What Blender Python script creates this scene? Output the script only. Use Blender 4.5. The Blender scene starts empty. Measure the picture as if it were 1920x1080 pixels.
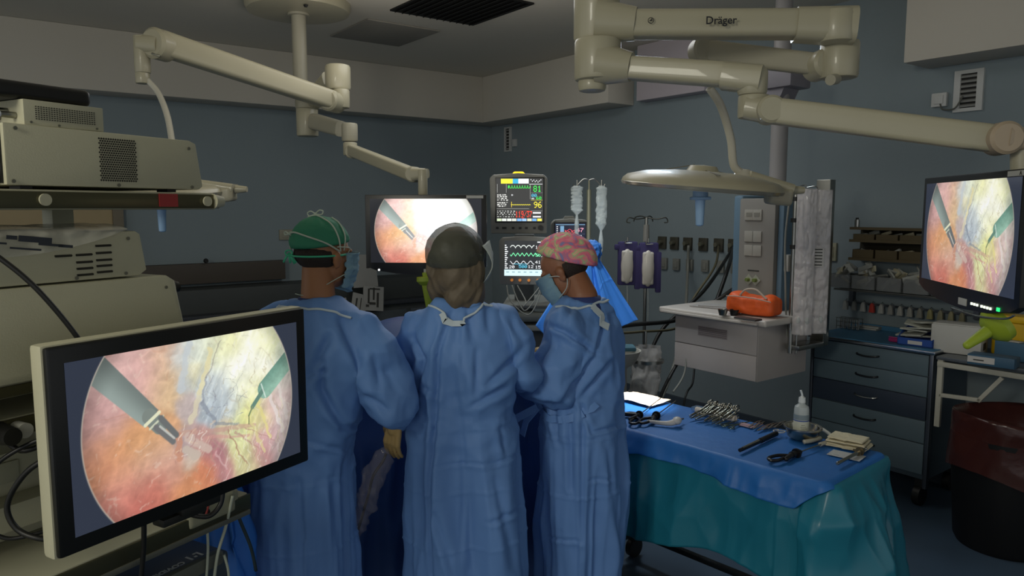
import bpy, bmesh, math, random
import numpy as np
from mathutils import Vector, Matrix, Euler, Quaternion
PI = math.pi
random.seed(7)
C = bpy.context.scene.collection
SC = bpy.context.scene
# ------------------------------------------------------------------ camera, world, light
CH, CF, CP = 1.78, 1387.0, math.atan(150/1387)
cam = bpy.data.cameras.new('camera'); cam.sensor_width = 36; cam.lens = 36*CF/1920; cam.clip_start = .05
camo = bpy.data.objects.new('camera', cam); C.objects.link(camo)
camo.location = (0, 0, CH); camo.rotation_euler = (PI/2-CP, 0, 0)
SC.camera = camo
SC.view_settings.view_transform = 'Standard'; SC.view_settings.look = 'None'
SC.view_settings.exposure = 0.0; SC.view_settings.gamma = 1; SC.view_settings.use_curve_mapping = False
w = bpy.data.worlds.new('world'); SC.world = w; w.use_nodes = True
w.node_tree.nodes['Background'].inputs[0].default_value = (.90, .93, .95, 1)
w.node_tree.nodes['Background'].inputs[1].default_value = 0.62
def area(name, loc, target, size, power, col=(1, 1, 1), sy=None, spread=PI):
    l = bpy.data.lights.new(name, 'AREA'); l.size = size; l.energy = power; l.color = col; l.spread = spread
    if sy: l.shape = 'RECTANGLE'; l.size_y = sy
    o = bpy.data.objects.new(name, l); C.objects.link(o); o.location = loc
    o.rotation_euler = (Vector(target)-Vector(loc)).to_track_quat('-Z', 'Y').to_euler(); return o
def spot(name, loc, target, power, ang, blend=.4, rad=.05, col=(1, 1, 1)):
    l = bpy.data.lights.new(name, 'SPOT'); l.energy = power; l.spot_size = math.radians(ang); l.spot_blend = blend
    l.shadow_soft_size = rad; l.color = col
    o = bpy.data.objects.new(name, l); C.objects.link(o); o.location = loc
    o.rotation_euler = (Vector(target)-Vector(loc)).to_track_quat('-Z', 'Y').to_euler(); return o
# key light added behind the camera, and the lamp pool over the instrument table
area('key_light', (-2.1, -.9, 2.75), (0.4, 3.0, 1.6), .8, 40, (1, .96, .82), .8)
area('anaesthesia_light', (.9, 5.1, 2.9), (.5, 4.0, 1.2), .3, 5, (.75, .88, 1.0), spread=1.9)
area('ceiling_fill', (.0, 4.6, 3.15), (.0, 4.6, 0), 1.6, 20, (.96, .98, 1), 1.6)  # fill added below the ceiling to lift the far walls; no fixture there
area('uplight_fill', (-.5, 3.9, 2.45), (-.5, 3.9, 3.2), 1.4, 15, (1, .93, .85), 1.4)  # unseen uplight added only to brighten the ceiling
spot('theatre_lamp_beam', (.80, 3.22, 1.79), (.60, 3.52, .83), 150, 22, .8, .05, (1, .98, .95))
spot('drape_lamp_beam', (.10, 2.9, 2.9), (.50, 3.9, 1.35), 90, 34, .8, .06, (.85, .93, 1.0))

# ------------------------------------------------------------------ helpers
def ray(px, py):
    x = (px-960)/CF; y = -(py-540)/CF
    d = (x, math.cos(CP)+y*math.sin(CP), -math.sin(CP)+y*math.cos(CP))
    return d[0]/d[1], d[2]/d[1]
def at(px, py, Y): r = ray(px, py); return Vector((r[0]*Y, Y, CH+r[1]*Y))
def onz(px, py, z): r = ray(px, py); t = (z-CH)/r[1]; return Vector((r[0]*t, t, z))
def onR(px, py, a=5.03): r = ray(px, py); t = a/(.8*r[0]+.6); return Vector((r[0]*t, t, CH+r[1]*t))
def onL(px, py, b=-7.1): r = ray(px, py); t = b/(.6*r[0]-.8); return Vector((r[0]*t, t, CH+r[1]*t))
def room(a, b, z=0): return Vector((.8*a+.6*b, .6*a-.8*b, z))
RR = -math.atan2(.8, .6); RL = math.atan2(.6, .8)
def lin(c): return c/12.92 if c <= .04045 else ((c+.055)/1.055)**2.4
def rgb(h): h = h.lstrip('#'); return tuple(lin(int(h[i:i+2], 16)/255) for i in (0, 2, 4))
MATS = {}
def M(name, hexc='#888888', rough=.5, metal=0, var=.06, scale=6, bump=0, bscale=40, trans=0, alpha=1, emit=0, sheen=0, coat=0, ior=1.45, sub=0):
    if name in MATS: return MATS[name]
    m = bpy.data.materials.new(name); m.use_nodes = True; nt = m.node_tree; b = nt.nodes['Principled BSDF']
    c = rgb(hexc); b.inputs['Roughness'].default_value = rough; b.inputs['Metallic'].default_value = metal
    b.inputs['IOR'].default_value = ior
    tc = nt.nodes.new('ShaderNodeTexCoord'); n = nt.nodes.new('ShaderNodeTexNoise'); n.inputs['Scale'].default_value = scale; n.inputs['Detail'].default_value = 4
    nt.links.new(tc.outputs['Object'], n.inputs['Vector'])
    r = nt.nodes.new('ShaderNodeMix'); r.data_type = 'RGBA'
    r.inputs[6].default_value = tuple(max(0, x*(1-var)) for x in c)+(1,); r.inputs[7].default_value = tuple(min(1, x*(1+var)) for x in c)+(1,)
    nt.links.new(n.outputs['Fac'], r.inputs[0]); nt.links.new(r.outputs[2], b.inputs['Base Color'])
    if trans: b.inputs['Transmission Weight'].default_value = trans
    if alpha < 1: b.inputs['Alpha'].default_value = alpha
    if coat: b.inputs['Coat Weight'].default_value = coat
    if emit: b.inputs['Emission Color'].default_value = c+(1,); b.inputs['Emission Strength'].default_value = emit
    if bump:
        n2 = nt.nodes.new('ShaderNodeTexNoise'); n2.inputs['Scale'].default_value = bscale; n2.inputs['Detail'].default_value = 3
        nt.links.new(tc.outputs['Object'], n2.inputs['Vector'])
        bp = nt.nodes.new('ShaderNodeBump'); bp.inputs['Strength'].default_value = bump; bp.inputs['Distance'].default_value = .01
        nt.links.new(n2.outputs['Fac'], bp.inputs['Height']); nt.links.new(bp.outputs['Normal'], b.inputs['Normal'])
    MATS[name] = m; return m
def Mcol(name, strength=1.0, rough=.15):
    """emissive display driven by the colours computed for the displayed picture"""
    m = bpy.data.materials.new(name); m.use_nodes = True; nt = m.node_tree; b = nt.nodes['Principled BSDF']
    b.inputs['Base Color'].default_value = (.01, .01, .012, 1); b.inputs['Roughness'].default_value = rough
    a = nt.nodes.new('ShaderNodeAttribute'); a.attribute_name = 'Col'
    nt.links.new(a.outputs['Color'], b.inputs['Emission Color']); b.inputs['Emission Strength'].default_value = strength
    MATS[name] = m; return m
class MB:
    def __init__(s): s.bm = bmesh.new(); s.mi = 0
    def _fin(s, faces):
        for f in faces: f.material_index = s.mi
    def box(s, c, d, rot=None, bev=0, seg=2, taper=1):
        r = bmesh.ops.create_cube(s.bm, size=1); vs = r['verts']
        R = rot.to_matrix() if rot is not None and not isinstance(rot, Matrix) else (rot or Matrix.Identity(3))
        for v in vs:
            t = taper if v.co.z > 0 else 1
            v.co = Vector((v.co.x*d[0]*t, v.co.y*d[1]*t, v.co.z*d[2]))
        es = list({e for v in vs for e in v.link_edges})
        fs = list({f for v in vs for f in v.link_faces})
        if bev:
            r = bmesh.ops.bevel(s.bm, geom=es, offset=min(bev, min(d)*.49), segments=seg, affect='EDGES', profile=.6)
            vs = list({v for f in r['faces'] for v in f.verts} | {v for v in vs if v.is_valid})
            fs = list({f for v in vs for f in v.link_faces})
        for v in vs: v.co = R @ v.co + Vector(c)
        s._fin(fs); return s
    def b2(s, x0, x1, y0, y1, z0, z1, bev=0, seg=2):
        return s.box(((x0+x1)/2, (y0+y1)/2, (z0+z1)/2), (abs(x1-x0), abs(y1-y0), abs(z1-z0)), bev=bev, seg=seg)
    def cone(s, p0, p1, r0, r1=None, n=20, caps=True):
        p0, p1 = Vector(p0), Vector(p1); r1 = r0 if r1 is None else r1; d = p1-p0
        q = d.to_track_quat('Z', 'Y').to_matrix()
        a = [s.bm.verts.new(p0+q@Vector((math.cos(2*PI*i/n)*r0, math.sin(2*PI*i/n)*r0, 0))) for i in range(n)]
        b = [s.bm.verts.new(p1+q@Vector((math.cos(2*PI*i/n)*r1, math.sin(2*PI*i/n)*r1, 0))) for i in range(n)]
        fs = [s.bm.faces.new((a[i], a[(i+1) % n], b[(i+1) % n], b[i])) for i in range(n)]
        if caps: fs += [s.bm.faces.new(a[::-1]), s.bm.faces.new(b)]
        s._fin(fs); return s
    def ell(s, c, r, rot=None, n=20, m=12):
        q = bmesh.ops.create_uvsphere(s.bm, u_segments=n, v_segments=m, radius=1)
        R = rot.to_matrix() if rot is not None else Matrix.Identity(3)
        for v in q['verts']: v.co = R @ Vector((v.co.x*r[0], v.co.y*r[1], v.co.z*r[2])) + Vector(c)
        s._fin({f for v in q['verts'] for f in v.link_faces}); return s
    def cap(s, p0, p1, r0, r1=None, n=16):
        r1 = r0 if r1 is None else r1
        s.cone(p0, p1, r0, r1, n); s.ell(p0, (r0,)*3, n=n, m=10); s.ell(p1, (r1,)*3, n=n, m=10); return s
    def tube(s, pts, r, n=8, sm=6, closed=False):
        P = [Vector(p) for p in pts]
        if sm and len(P) > 2:
            Q = []; m = len(P)
            rng = range(m if closed else m-1)
            for i in rng:
                a = P[(i-1) % m] if closed else P[max(i-1, 0)]; b = P[i]; c = P[(i+1) % m]; d = P[(i+2) % m] if closed else P[min(i+2, m-1)]
                for k in range(sm):
                    t = k/sm
                    Q.append(.5*((2*b)+(c-a)*t+(2*a-5*b+4*c-d)*t*t+(3*b-a-3*c+d)*t**3))
            if not closed: Q.append(P[-1])
            P = Q
        L = len(P); rings = []; up = None
        for i, p in enumerate(P):
            t = (P[(i+1) % L]-P[i-1]) if closed else (P[min(i+1, L-1)]-P[max(i-1, 0)])
            if t.length < 1e-9: t = Vector((0, 0, 1))
            t.normalize()
            if up is None: up = t.orthogonal().normalized()
            up = (up-t*up.dot(t)); up = up.normalized() if up.length > 1e-6 else t.orthogonal().normalized()
            bn = t.cross(up); rr = r(i/(L-1)) if callable(r) else r
            rings.append([s.bm.verts.new(p+(up*math.cos(2*PI*k/n)+bn*math.sin(2*PI*k/n))*rr) for k in range(n)])
        fs = []
        for i in range(L if closed else L-1):
            A, B = rings[i], rings[(i+1) % L]
            for k in range(n): fs.append(s.bm.faces.new((A[k], A[(k+1) % n], B[(k+1) % n], B[k])))
        if not closed: fs += [s.bm.faces.new(rings[0][::-1]), s.bm.faces.new(rings[-1])]
        s._fin(fs); return s
    def strip(s, pts, wd, up, th=.0015):
        """flat ribbon"""
        up = Vector(up); P = [Vector(p) for p in pts]; R = []
        for i, p in enumerate(P):
            t = (P[min(i+1, len(P)-1)]-P[max(i-1, 0)]).normalized(); sd = t.cross(up).normalized(); n2 = sd.cross(t)
            R.append([s.bm.verts.new(p+sd*a*wd/2+n2*b*th/2) for a, b in ((-1, -1), (1, -1), (1, 1), (-1, 1))])
        fs = []
        for A, B in zip(R, R[1:]):
            for k in range(4): fs.append(s.bm.faces.new((A[k], A[(k+1) % 4], B[(k+1) % 4], B[k])))
        fs += [s.bm.faces.new(R[0][::-1]), s.bm.faces.new(R[-1])]; s._fin(fs); return s
    def lathe(s, prof, c=(0, 0, 0), n=32, rot=None, closed=False):
        R = rot.to_matrix() if rot is not None else Matrix.Identity(3); rings = []
        for (r, z) in prof:
            rings.append([s.bm.verts.new(R @ Vector((max(r, 1e-4)*math.cos(2*PI*k/n), max(r, 1e-4)*math.sin(2*PI*k/n), z))+Vector(c)) for k in range(n)])
        fs = []
        prs = list(zip(rings, rings[1:]))+([(rings[-1], rings[0])] if closed else [])
        for A, B in prs:
            for k in range(n): fs.append(s.bm.faces.new((A[k], A[(k+1) % n], B[(k+1) % n], B[k])))
        if not closed: fs += [s.bm.faces.new(rings[0][::-1]), s.bm.faces.new(rings[-1])]
        s._fin(fs); return s
    def prism(s, poly, y0, y1, plane='xz', bev=0):
        def mk(u, v, d): return Vector((u, d, v)) if plane == 'xz' else (Vector((u, v, d)) if plane == 'xy' else Vector((d, u, v)))
        a = [s.bm.verts.new(mk(u, v, y0)) for u, v in poly]; b = [s.bm.verts.new(mk(u, v, y1)) for u, v in poly]; n = len(poly)
        fs = [s.bm.faces.new((a[i], a[(i+1) % n], b[(i+1) % n], b[i])) for i in range(n)]+[s.bm.faces.new(a[::-1]), s.bm.faces.new(b)]
        s._fin(fs)
        if bev:
            es = list({e for f in fs for e in f.edges})
            r = bmesh.ops.bevel(s.bm, geom=es, offset=bev, segments=2, affect='EDGES', profile=.6); s._fin(r['faces'])
        return s
    def grid(s, nu, nv, fn, closed_u=False):
        vs = [[s.bm.verts.new(fn(i/(nu-(0 if closed_u else 1)), j/(nv-1))) for i in range(nu)] for j in range(nv)]; fs = []
        for j in range(nv-1):
            for i in range(nu if closed_u else nu-1):
                fs.append(s.bm.faces.new((vs[j][i], vs[j][(i+1) % nu], vs[j+1][(i+1) % nu], vs[j+1][i])))
        s._fin(fs); return s
    def build(s, name, mat, parent=None, smooth=40, loc=None, solid=0):
        bmesh.ops.recalc_face_normals(s.bm, faces=s.bm.faces[:])
        me = bpy.data.meshes.new(name); s.bm.to_mesh(me); s.bm.free()
        return mesh_obj(name, me, mat, parent, smooth, loc, solid)
def mesh_obj(name, me, mat, parent=None, smooth=40, loc=None, solid=0):
    for m in (mat if isinstance(mat, (list, tuple)) else [mat]): me.materials.append(m)
    if smooth:
        me.polygons.foreach_set('use_smooth', [True]*len(me.polygons))
        if smooth < 180:
            try: me.set_sharp_from_angle(angle=math.radians(smooth))
            except Exception: pass
    o = bpy.data.objects.new(name, me); C.objects.link(o)
    if parent: o.parent = parent
    if loc is not None: o.location = loc
    if solid:
        md = o.modifiers.new('thickness', 'SOLIDIFY'); md.thickness = solid
    return o
def tag(o, label, cat, group=None, kind=None):
    o['label'] = label; o['category'] = cat
    if group: o['group'] = group
    if kind: o['kind'] = kind
    return o
def thing(name, label, cat, loc=(0, 0, 0), rz=0, group=None):
    o = bpy.data.objects.new(name, None); C.objects.link(o); o.empty_display_size = .1
    o.location = loc; o.rotation_euler = (0, 0, rz); return tag(o, label, cat, group)
def struct(o): o['kind'] = 'structure'; return o
def copytree(o, parent=None):
    c = o.copy(); C.objects.link(c); c.parent = parent
    for ch in list(o.children): copytree(ch, c)
    return c
def toloc(root, p):
    """world point -> local of a thing turned about z"""
    d = Vector(p)-root.location; a = -root.rotation_euler[2]
    return Vector((d.x*math.cos(a)-d.y*math.sin(a), d.x*math.sin(a)+d.y*math.cos(a), d.z))
def text(name, s, size, loc, rot, mat, parent=None, ext=.0006, align='CENTER', bold=0, sx=1):
    c = bpy.data.curves.new(name, 'FONT'); c.body = s; c.size = size; c.extrude = ext; c.align_x = align; c.align_y = 'CENTER'; c.offset = bold; c.resolution_u = 3
    o = bpy.data.objects.new('tmp', c); C.objects.link(o)
    dg = bpy.context.evaluated_depsgraph_get(); me = bpy.data.meshes.new_from_object(o.evaluated_get(dg)); bpy.data.objects.remove(o)
    me.name = name; R = Euler(rot).to_matrix()
    for v in me.vertices: v.co = R @ Vector((v.co.x*sx, v.co.y, v.co.z)) + Vector(loc)
    me.materials.clear()
    return mesh_obj(name, me, mat, parent, 0)
# numpy value noise
def _h(i, j, k, s):
    n = (i*374761393 + j*668265263 + k*2147483647*0 + k*1274126177 + s*974634777) & 0xffffffff
    n = ((n ^ (n >> 13))*1274126177) & 0xffffffff
    return ((n ^ (n >> 16)) & 0xffff)/65535.0
def vnoise(x, y, z=None, s=0):
    x = np.asarray(x, float); y = np.asarray(y, float)+x*0; z = x*0 if z is None else np.asarray(z, float)+x*0
    i, j, k = (np.floor(a).astype(np.int64) for a in (x, y, z)); fx, fy, fz = x-i, y-j, z-k
    fx, fy, fz = (a*a*(3-2*a) for a in (fx, fy, fz)); r = 0
    for a in (0, 1):
        for b in (0, 1):
            for c in (0, 1):
                r = r+_h(i+a, j+b, k+c, s)*(fx if a else 1-fx)*(fy if b else 1-fy)*(fz if c else 1-fz)
    return r
def fbm(x, y, z=None, s=0, o=4):
    r = 0; a = .5; t = 0
    for q in range(o): r = r+a*vnoise(x*2**q, y*2**q, None if z is None else z*2**q, s+q); t += a; a *= .5
    return r/t
def ridged(x, y, z=None, s=0, o=3):
    r = 0; a = .5; t = 0
    for q in range(o): r = r+a*(1-np.abs(2*vnoise(x*2**q, y*2**q, None if z is None else z*2**q, s+q)-1))**2; t += a; a *= .5
    return r/t
def vor(x, y, z, s=0, jit=.95):
    """crumpled sheet: flat facets meeting in creases"""
    i, j, k = (np.floor(a).astype(np.int64) for a in (x, y, z)); best = np.full(np.shape(x), 9.)
    for a in (-1, 0, 1):
        for b in (-1, 0, 1):
            for c in (-1, 0, 1):
                I, J, K = i+a, j+b, k+c
                d = (I+.5+jit*(_h(I, J, K, s)-.5)-x)**2+(J+.5+jit*(_h(I, J, K, s+7)-.5)-y)**2+(K+.5+jit*(_h(I, J, K, s+13)-.5)-z)**2
                best = np.minimum(best, d)
    return np.sqrt(best)
def remesh(mb, voxel, smooth=5, disp=None, name='body'):
    """one continuous surface out of overlapping volumes, then folded by disp(co, no)"""
    bmesh.ops.recalc_face_normals(mb.bm, faces=mb.bm.faces[:])
    me = bpy.data.meshes.new('tmp'); mb.bm.to_mesh(me); mb.bm.free(); o = bpy.data.objects.new('tmp', me); C.objects.link(o)
    r = o.modifiers.new('r', 'REMESH'); r.mode = 'VOXEL'; r.voxel_size = voxel
    if smooth: q = o.modifiers.new('s', 'SMOOTH'); q.factor = .5; q.iterations = smooth
    dg = bpy.context.evaluated_depsgraph_get(); m2 = bpy.data.meshes.new_from_object(o.evaluated_get(dg)); bpy.data.objects.remove(o)
    m2.name = name
    if disp is not None:
        n = len(m2.vertices); co = np.empty(n*3); m2.vertices.foreach_get('co', co); co = co.reshape(-1, 3)
        no = np.empty(n*3); m2.vertex_normals.foreach_get('vector', no); no = no.reshape(-1, 3)
        co = disp(co, no); m2.vertices.foreach_set('co', co.reshape(-1)); m2.update()
    return m2
# ------------------------------------------------------------------ room
m_ceil = M('ceiling_paint', '#cbc6b8', .85, var=.04, scale=1.2, bump=.1, bscale=80)
m_soff = M('soffit_paint', '#bdb8ac', .85, var=.04, scale=1.5)
m_wall = M('wall_paint', '#7c888c', .75, var=.05, scale=1.5, bump=.08, bscale=120)
m_floor = M('floor_vinyl', '#46586a', .32, var=.10, scale=3, bump=.03, bscale=200)
ZC = 3.2
def wquad(name, pts, mat, th):
    m = MB(); a = [m.bm.verts.new(p) for p in pts]; m.bm.faces.new(a)
    return struct(m.build(name, mat, smooth=0, solid=th))
def roombox(name, a0, a1, b0, b1, z0, z1, mat, bev=0):
    m = MB(); m.b2(b0, b1, a0, a1, z0, z1, bev=bev); o = m.build(name, mat); o.rotation_euler = (0, 0, RR); return o
struct(roombox('floor', -4, 5.2, -7.3, 4.5, -.1, 0, m_floor))
struct(roombox('ceiling', -4, 5.2, -7.3, 4.5, ZC, ZC+.1, m_ceil))
struct(roombox('wall_right', 5.03, 5.2, -7.3, 4.5, 0, ZC, m_wall))
struct(roombox('wall_left', -4, 5.03, -7.3, -7.1, 0, ZC, m_wall))
# dropped soffits
struct(roombox('trim_1', -4, 5.03, -7.1, -6.8, 2.71, ZC, m_soff, .01))
struct(roombox('trim_2', 4.7, 5.03, -6.8, -4.85, 2.71, ZC, m_soff, .01))
struct(roombox('trim_3', 4.7, 5.03, -2.28, 1.5, 2.66, ZC, m_soff, .01))
struct(roombox('trim_4', 4.9, 5.03, -4.70, -3.95, 2.72, ZC, M('duct_white', '#b3abb0', .7), .012))
# skirting
struct(roombox('baseboard_right', 5.0, 5.03, -7.1, 4.5, 0, .12, M('skirting', '#3c4650', .5)))
struct(roombox('baseboard_left', -4, 5.0, -7.1, -7.07, 0, .12, M('skirting')))
# ceiling air return grille (dark) and closed panel
t = thing('ceiling_grille', 'large black square air grille set in the ceiling above the surgeons', 'ceiling vent', room(2.96, -4.55, ZC), RR)
m = MB(); m.b2(-.38, .38, -.36, .36, -.012, .0); m.build('grille_plate', M('grille_black', '#0b0b09', .6), t)
m = MB()
for i in range(12): m.box((0, -.32+i*.058, -.016), (.72, .03, .004), Euler((.5, 0, 0)))
m.build('louvre', M('louvre_black', '#0e0e0c', .7), t)
t = tag(roombox('ceiling_hatch', 2.58, 3.22, -5.95, -5.25, ZC-.012, ZC-.001, M('hatch_grey', '#8e8a80', .8), .004), 'flat closed access hatch flush in the ceiling behind the black grille', 'ceiling hatch')
t = thing('ceiling_light', 'unlit cream ceiling light panel in the top left corner', 'ceiling light', room(1.0, -3.9, ZC), RR)
m = MB(); m.b2(-.32, .32, -.65, .65, -.03, 0, bev=.01); m.build('light_frame', M('light_frame', '#b5b099', .5), t)
m = MB(); m.b2(-.28, .28, -.61, .61, -.036, -.03, bev=.003); m.build('diffuser', M('light_diffuser', '#c3bda2', .6), t)
# small plates, vents
def vent(b, z, wd, h, n, label, cord=None):
    t = thing('wall_vent', label, 'vent', room(5.03, b, z-h/2), RR)
    m = MB(); f = .22*wd
    m.b2(-wd/2, wd/2, -.02, 0, 0, f*.6); m.b2(-wd/2, wd/2, -.02, 0, h-f*.6, h); m.b2(-wd/2, -wd/2+f, -.02, 0, f*.6, h-f*.6); m.b2(wd/2-f, wd/2, -.02, 0, f*.6, h-f*.6)
    m.build('vent_frame', M('vent_white', '#b9bab6', .5), t)
    m = MB(); m.b2(-wd/2+f, wd/2-f, -.006, 0, f*.6, h-f*.6); m.build('vent_back', M('vent_dark', '#20201e', .8), t)
    m = MB()
    for i in range(n): m.box((0, -.012, f*.6+(h-1.2*f)*(i+.5)/n), (wd-2*f, .016, .4*(h-1.2*f)/n), Euler((.5, 0, 0)))
    m.build('vent_slat', M('vent_slat', '#8f8f8a', .5), t)
    return t
vent(-2.03, 2.495, .165, .25, 7, 'white slatted wall vent high on the right wall')
vent(-6.77, 2.545, .12, .27, 7, 'small slatted wall vent near the far corner under the soffit')
def plate(name, pos, rz, wd, h, label, cat, mat, dep=.02, group=None, inner=True):
    t = thing(name, label, cat, Vector(pos)-Vector((0, 0, h/2)), rz, group)
    m = MB(); m.b2(-wd/2, wd/2, -dep, 0, 0, h, bev=.004); m.build('plate', mat, t)
    if inner: m = MB(); m.b2(-wd*.3, wd*.3, -dep-.006, -dep+.001, h*.2, h*.8, bev=.003); m.build('rocker', mat, t)
    return t
p = onR(1764, 188); sb = plate('junction_box', p, RR, .09, .085, 'white junction box beside the large wall vent on the right', 'socket', M('vent_white'), .03)
m = MB(); m.tube([(.01, -.03, .02), (.03, -.035, -.02), (.1, -.035, -.02), (.14, -.03, .05)], .005); m.build('wire', M('cable_grey', '#57574f', .6), sb)
p = onR(967, 268); plate('junction_box', p, RR, .06, .08, 'small round junction box beside the small far wall vent', 'socket', M('vent_white'), .03)
p = onL(537, 440); plate('wall_socket', p, RL, .15, .1, 'beige double wall socket behind the man in the green cap', 'socket', M('socket_beige', '#8a8878', .5), .02)
p = onR(1559, 472); plate('wall_socket', p, RR, .09, .13, 'beige wall socket plate right of the hanging catheter bags', 'socket', M('socket_beige2', '#97957e', .5), .02)
# gas outlets
mo = M('outlet_dark', '#3c3a30', .5); ms = M('outlet_steel', '#8d8a78', .3, .8)
for i, px in enumerate((1243, 1266, 1291, 1320, 1349, 1376)):
    p = onR(px, 456+i*1.2)
    t = thing('gas_outlet', ['leftmost square brass gas outlet on the back wall', 'second gas outlet from the left on the back wall', 'gas outlet with a white hose plugged in', 'square gas outlet right of the white hose outlet', 'gas outlet with a brown hose plugged in', 'rightmost gas outlet with two thick black hoses'][i], 'gas outlet', p-Vector((0, 0, .05)), RR, 'gas outlets on the back wall')
    m = MB(); m.b2(-.045, .045, -.02, 0, 0, .11, bev=.004); m.build('plate', mo, t)
    m = MB(); m.cone((0, -.02, .06), (0, -.06, .06), .022, .018); m.build('valve', ms, t)
    p = onR(px+4, 494+i*1.5)
    plate('wall_socket', p, RR, .07, .1, ['leftmost white socket below the gas outlets', 'second white socket from the left below the gas outlets', 'white socket below the white hose outlet', 'fourth white socket from the left below the gas outlets', 'white socket below the brown hose outlet', 'rightmost white socket below the gas outlets'][i], 'socket', M('socket_white', '#777871', .5), .025, 'sockets below the gas outlets')
def hose(name, pts, r, mat, label, cat='hose', group=None):
    m = MB(); m.tube(pts, r, 8, 8); return tag(m.build(name, mat, smooth=180), label, cat, group)
mbk = M('rubber_black', '#161614', .45); mwh = M('hose_white', '#7f8078', .5)
hose('gas_hose', [onR(1291, 460, 4.97), onR(1289, 520, 4.9), at(1283, 600, 5.2), at(1262, 690, 5.0), at(1235, 760, 4.8)], .012, mwh, 'white gas hose dropping from its wall outlet to the floor')
hose('gas_hose', [onR(1376, 462, 4.97), at(1366, 500, 5.3), at(1345, 560, 5.15), at(1337, 572, 5.1)], .014, mbk, 'short black gas hose down behind the drawer unit')
hose('gas_hose', [onR(1374, 466, 4.96), at(1320, 545, 5.2), at(1240, 620, 5.05), at(1215, 700, 4.98), at(1232, 790, 4.95)], .013, mbk, 'long black hose sweeping from the rightmost outlet to the floor')
hose('gas_hose', [at(1380, 538, 5.05), at(1340, 565, 5.1), at(1270, 600, 5.0), at(1165, 612, 4.6), at(1120, 640, 4.5)], .014, mbk, 'black hose running low from the supply column to the stand')
hose('gas_hose', [onR(1347, 462, 4.97), at(1340, 500, 5.4), at(1300, 560, 5.2), at(1275, 612, 5.1), at(1200, 622, 4.8), at(1150, 625, 4.6)], .009, M('hose_brown', '#57523c', .6), 'thin brown hose hanging from the fifth outlet')
hose('power_cable', [at(1302, 690, 5.0), at(1298, 720, 4.9), at(1285, 745, 4.8), at(1270, 830, 4.8)], .007, mbk, 'thin black cable hanging under the drawer unit')
hose('power_cable', [at(1282, 660, 4.8), at(1240, 740, 4.7), at(1235, 800, 4.6)], .011, mbk, 'black cable looping left of the drawer unit', group=None)
# left wall door / panel and long dark unit
t = thing('door_1', 'beige wooden door on the left wall behind the equipment tower', 'door', room(.55, -7.1, 0), RL); t['kind'] = 'structure'; del t['category']
m = MB(); m.b2(-.6, .52, -.04, 0, 0, 2.05, bev=.005); m.build('door_leaf', M('door_beige', '#a08f6c', .6), t)
m = MB(); m.b2(-.68, -.6, -.06, 0, 0, 2.12); m.b2(.52, .60, -.06, 0, 0, 2.12); m.b2(-.68, .6, -.06, 0, 2.05, 2.12); m.build('door_frame', M('door_frame', '#706858', .6), t)
t = thing('wall_unit', 'long low dark storage unit along the left wall', 'cabinet', room(1.9, -7.1, 0), RL)
m = MB(); m.b2(-.95, .62, -.10, 0, 1.10, 1.28, bev=.006); m.build('rail_panel', M('rail_brown', '#47413a', .6), t)
m = MB(); m.b2(-.95, 2.3, -.45, -.0, .1, .82, bev=.006); m.b2(-.95, 2.2, -.35, 0, .82, 1.07, bev=.006); m.build('carcass', M('unit_dark', '#3b3f3e', .6), t)
m = MB(); m.b2(-.97, 2.32, -.5, 0, .82, .86, bev=.006); m.build('worktop', M('unit_top', '#33363a', .35), t)
m = MB()
for i in range(7): m.b2(-.8+i*.43, -.8+i*.43+.38, -.47, -.45, .2, .76, bev=.004)
m.build('door_front', M('unit_door', '#41474a', .55), t)
for (px, py) in ((386, 489), (443, 571)):
    p = onL(px, py, -6.98); m = MB(); m.cone((0, 0, 0), (0, -.03, 0), .022, .016); o = m.build('door_knob', mbk, t, loc=toloc(t, p))
# papers on the wall unit
mp = M('paper_grey', '#8d8d88', .8, bump=.05)
def sheetbox(px, py, wpx, hpx, b, rx, ry, label, marks, name='document_holder', dz=.0):
    p = onL(px, py, b); s = p.y/CF
    t = thing(name, label, 'document', p-Vector((-.6, .8, 0))*dz, RL)
    m = MB(); m.box((0, 0, 0), (wpx*s, .012, hpx*s), Euler((rx, ry, 0)), bev=.002); m.build('sheet', mp, t)
    m = MB()
    for (x, z, a, c) in marks: m.box(Euler((rx, ry, 0)).to_matrix() @ Vector((x*wpx*s, -.008, z*hpx*s)), (a*wpx*s, .004, c*hpx*s), Euler((rx, ry, 0)))
    m.build('print', M('print_dark', '#33332f', .7), t); return t
sheetbox(683, 508, 50, 62, -6.62, -.2, 0, 'plain grey paper sheet pinned behind the green capped man', [(-.3, .1, .06, .25), (.15, .1, .12, .05)])
sheetbox(700, 560, 42, 46, -6.52, -.15, .12, 'printed leaflet with dark marks below the plain paper sheet', [(-.25, .1, .08, .6), (0, .2, .08, .5), (.2, -.05, .1, .6), (-.05, -.2, .3, .1), (.05, .4, .5, .06), (-.3, -.3, .15, .1)])
sheetbox(672, 575, 30, 50, -6.5, -.25, .3, 'tilted grey folder behind the printed leaflet', [(-.2, 0, .1, .6), (.1, .1, .05, .5)])
sheetbox(632, 570, 40, 18, -6.5, -.2, -.1, 'small blank card under the surgeon\'s mask', [])
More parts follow.
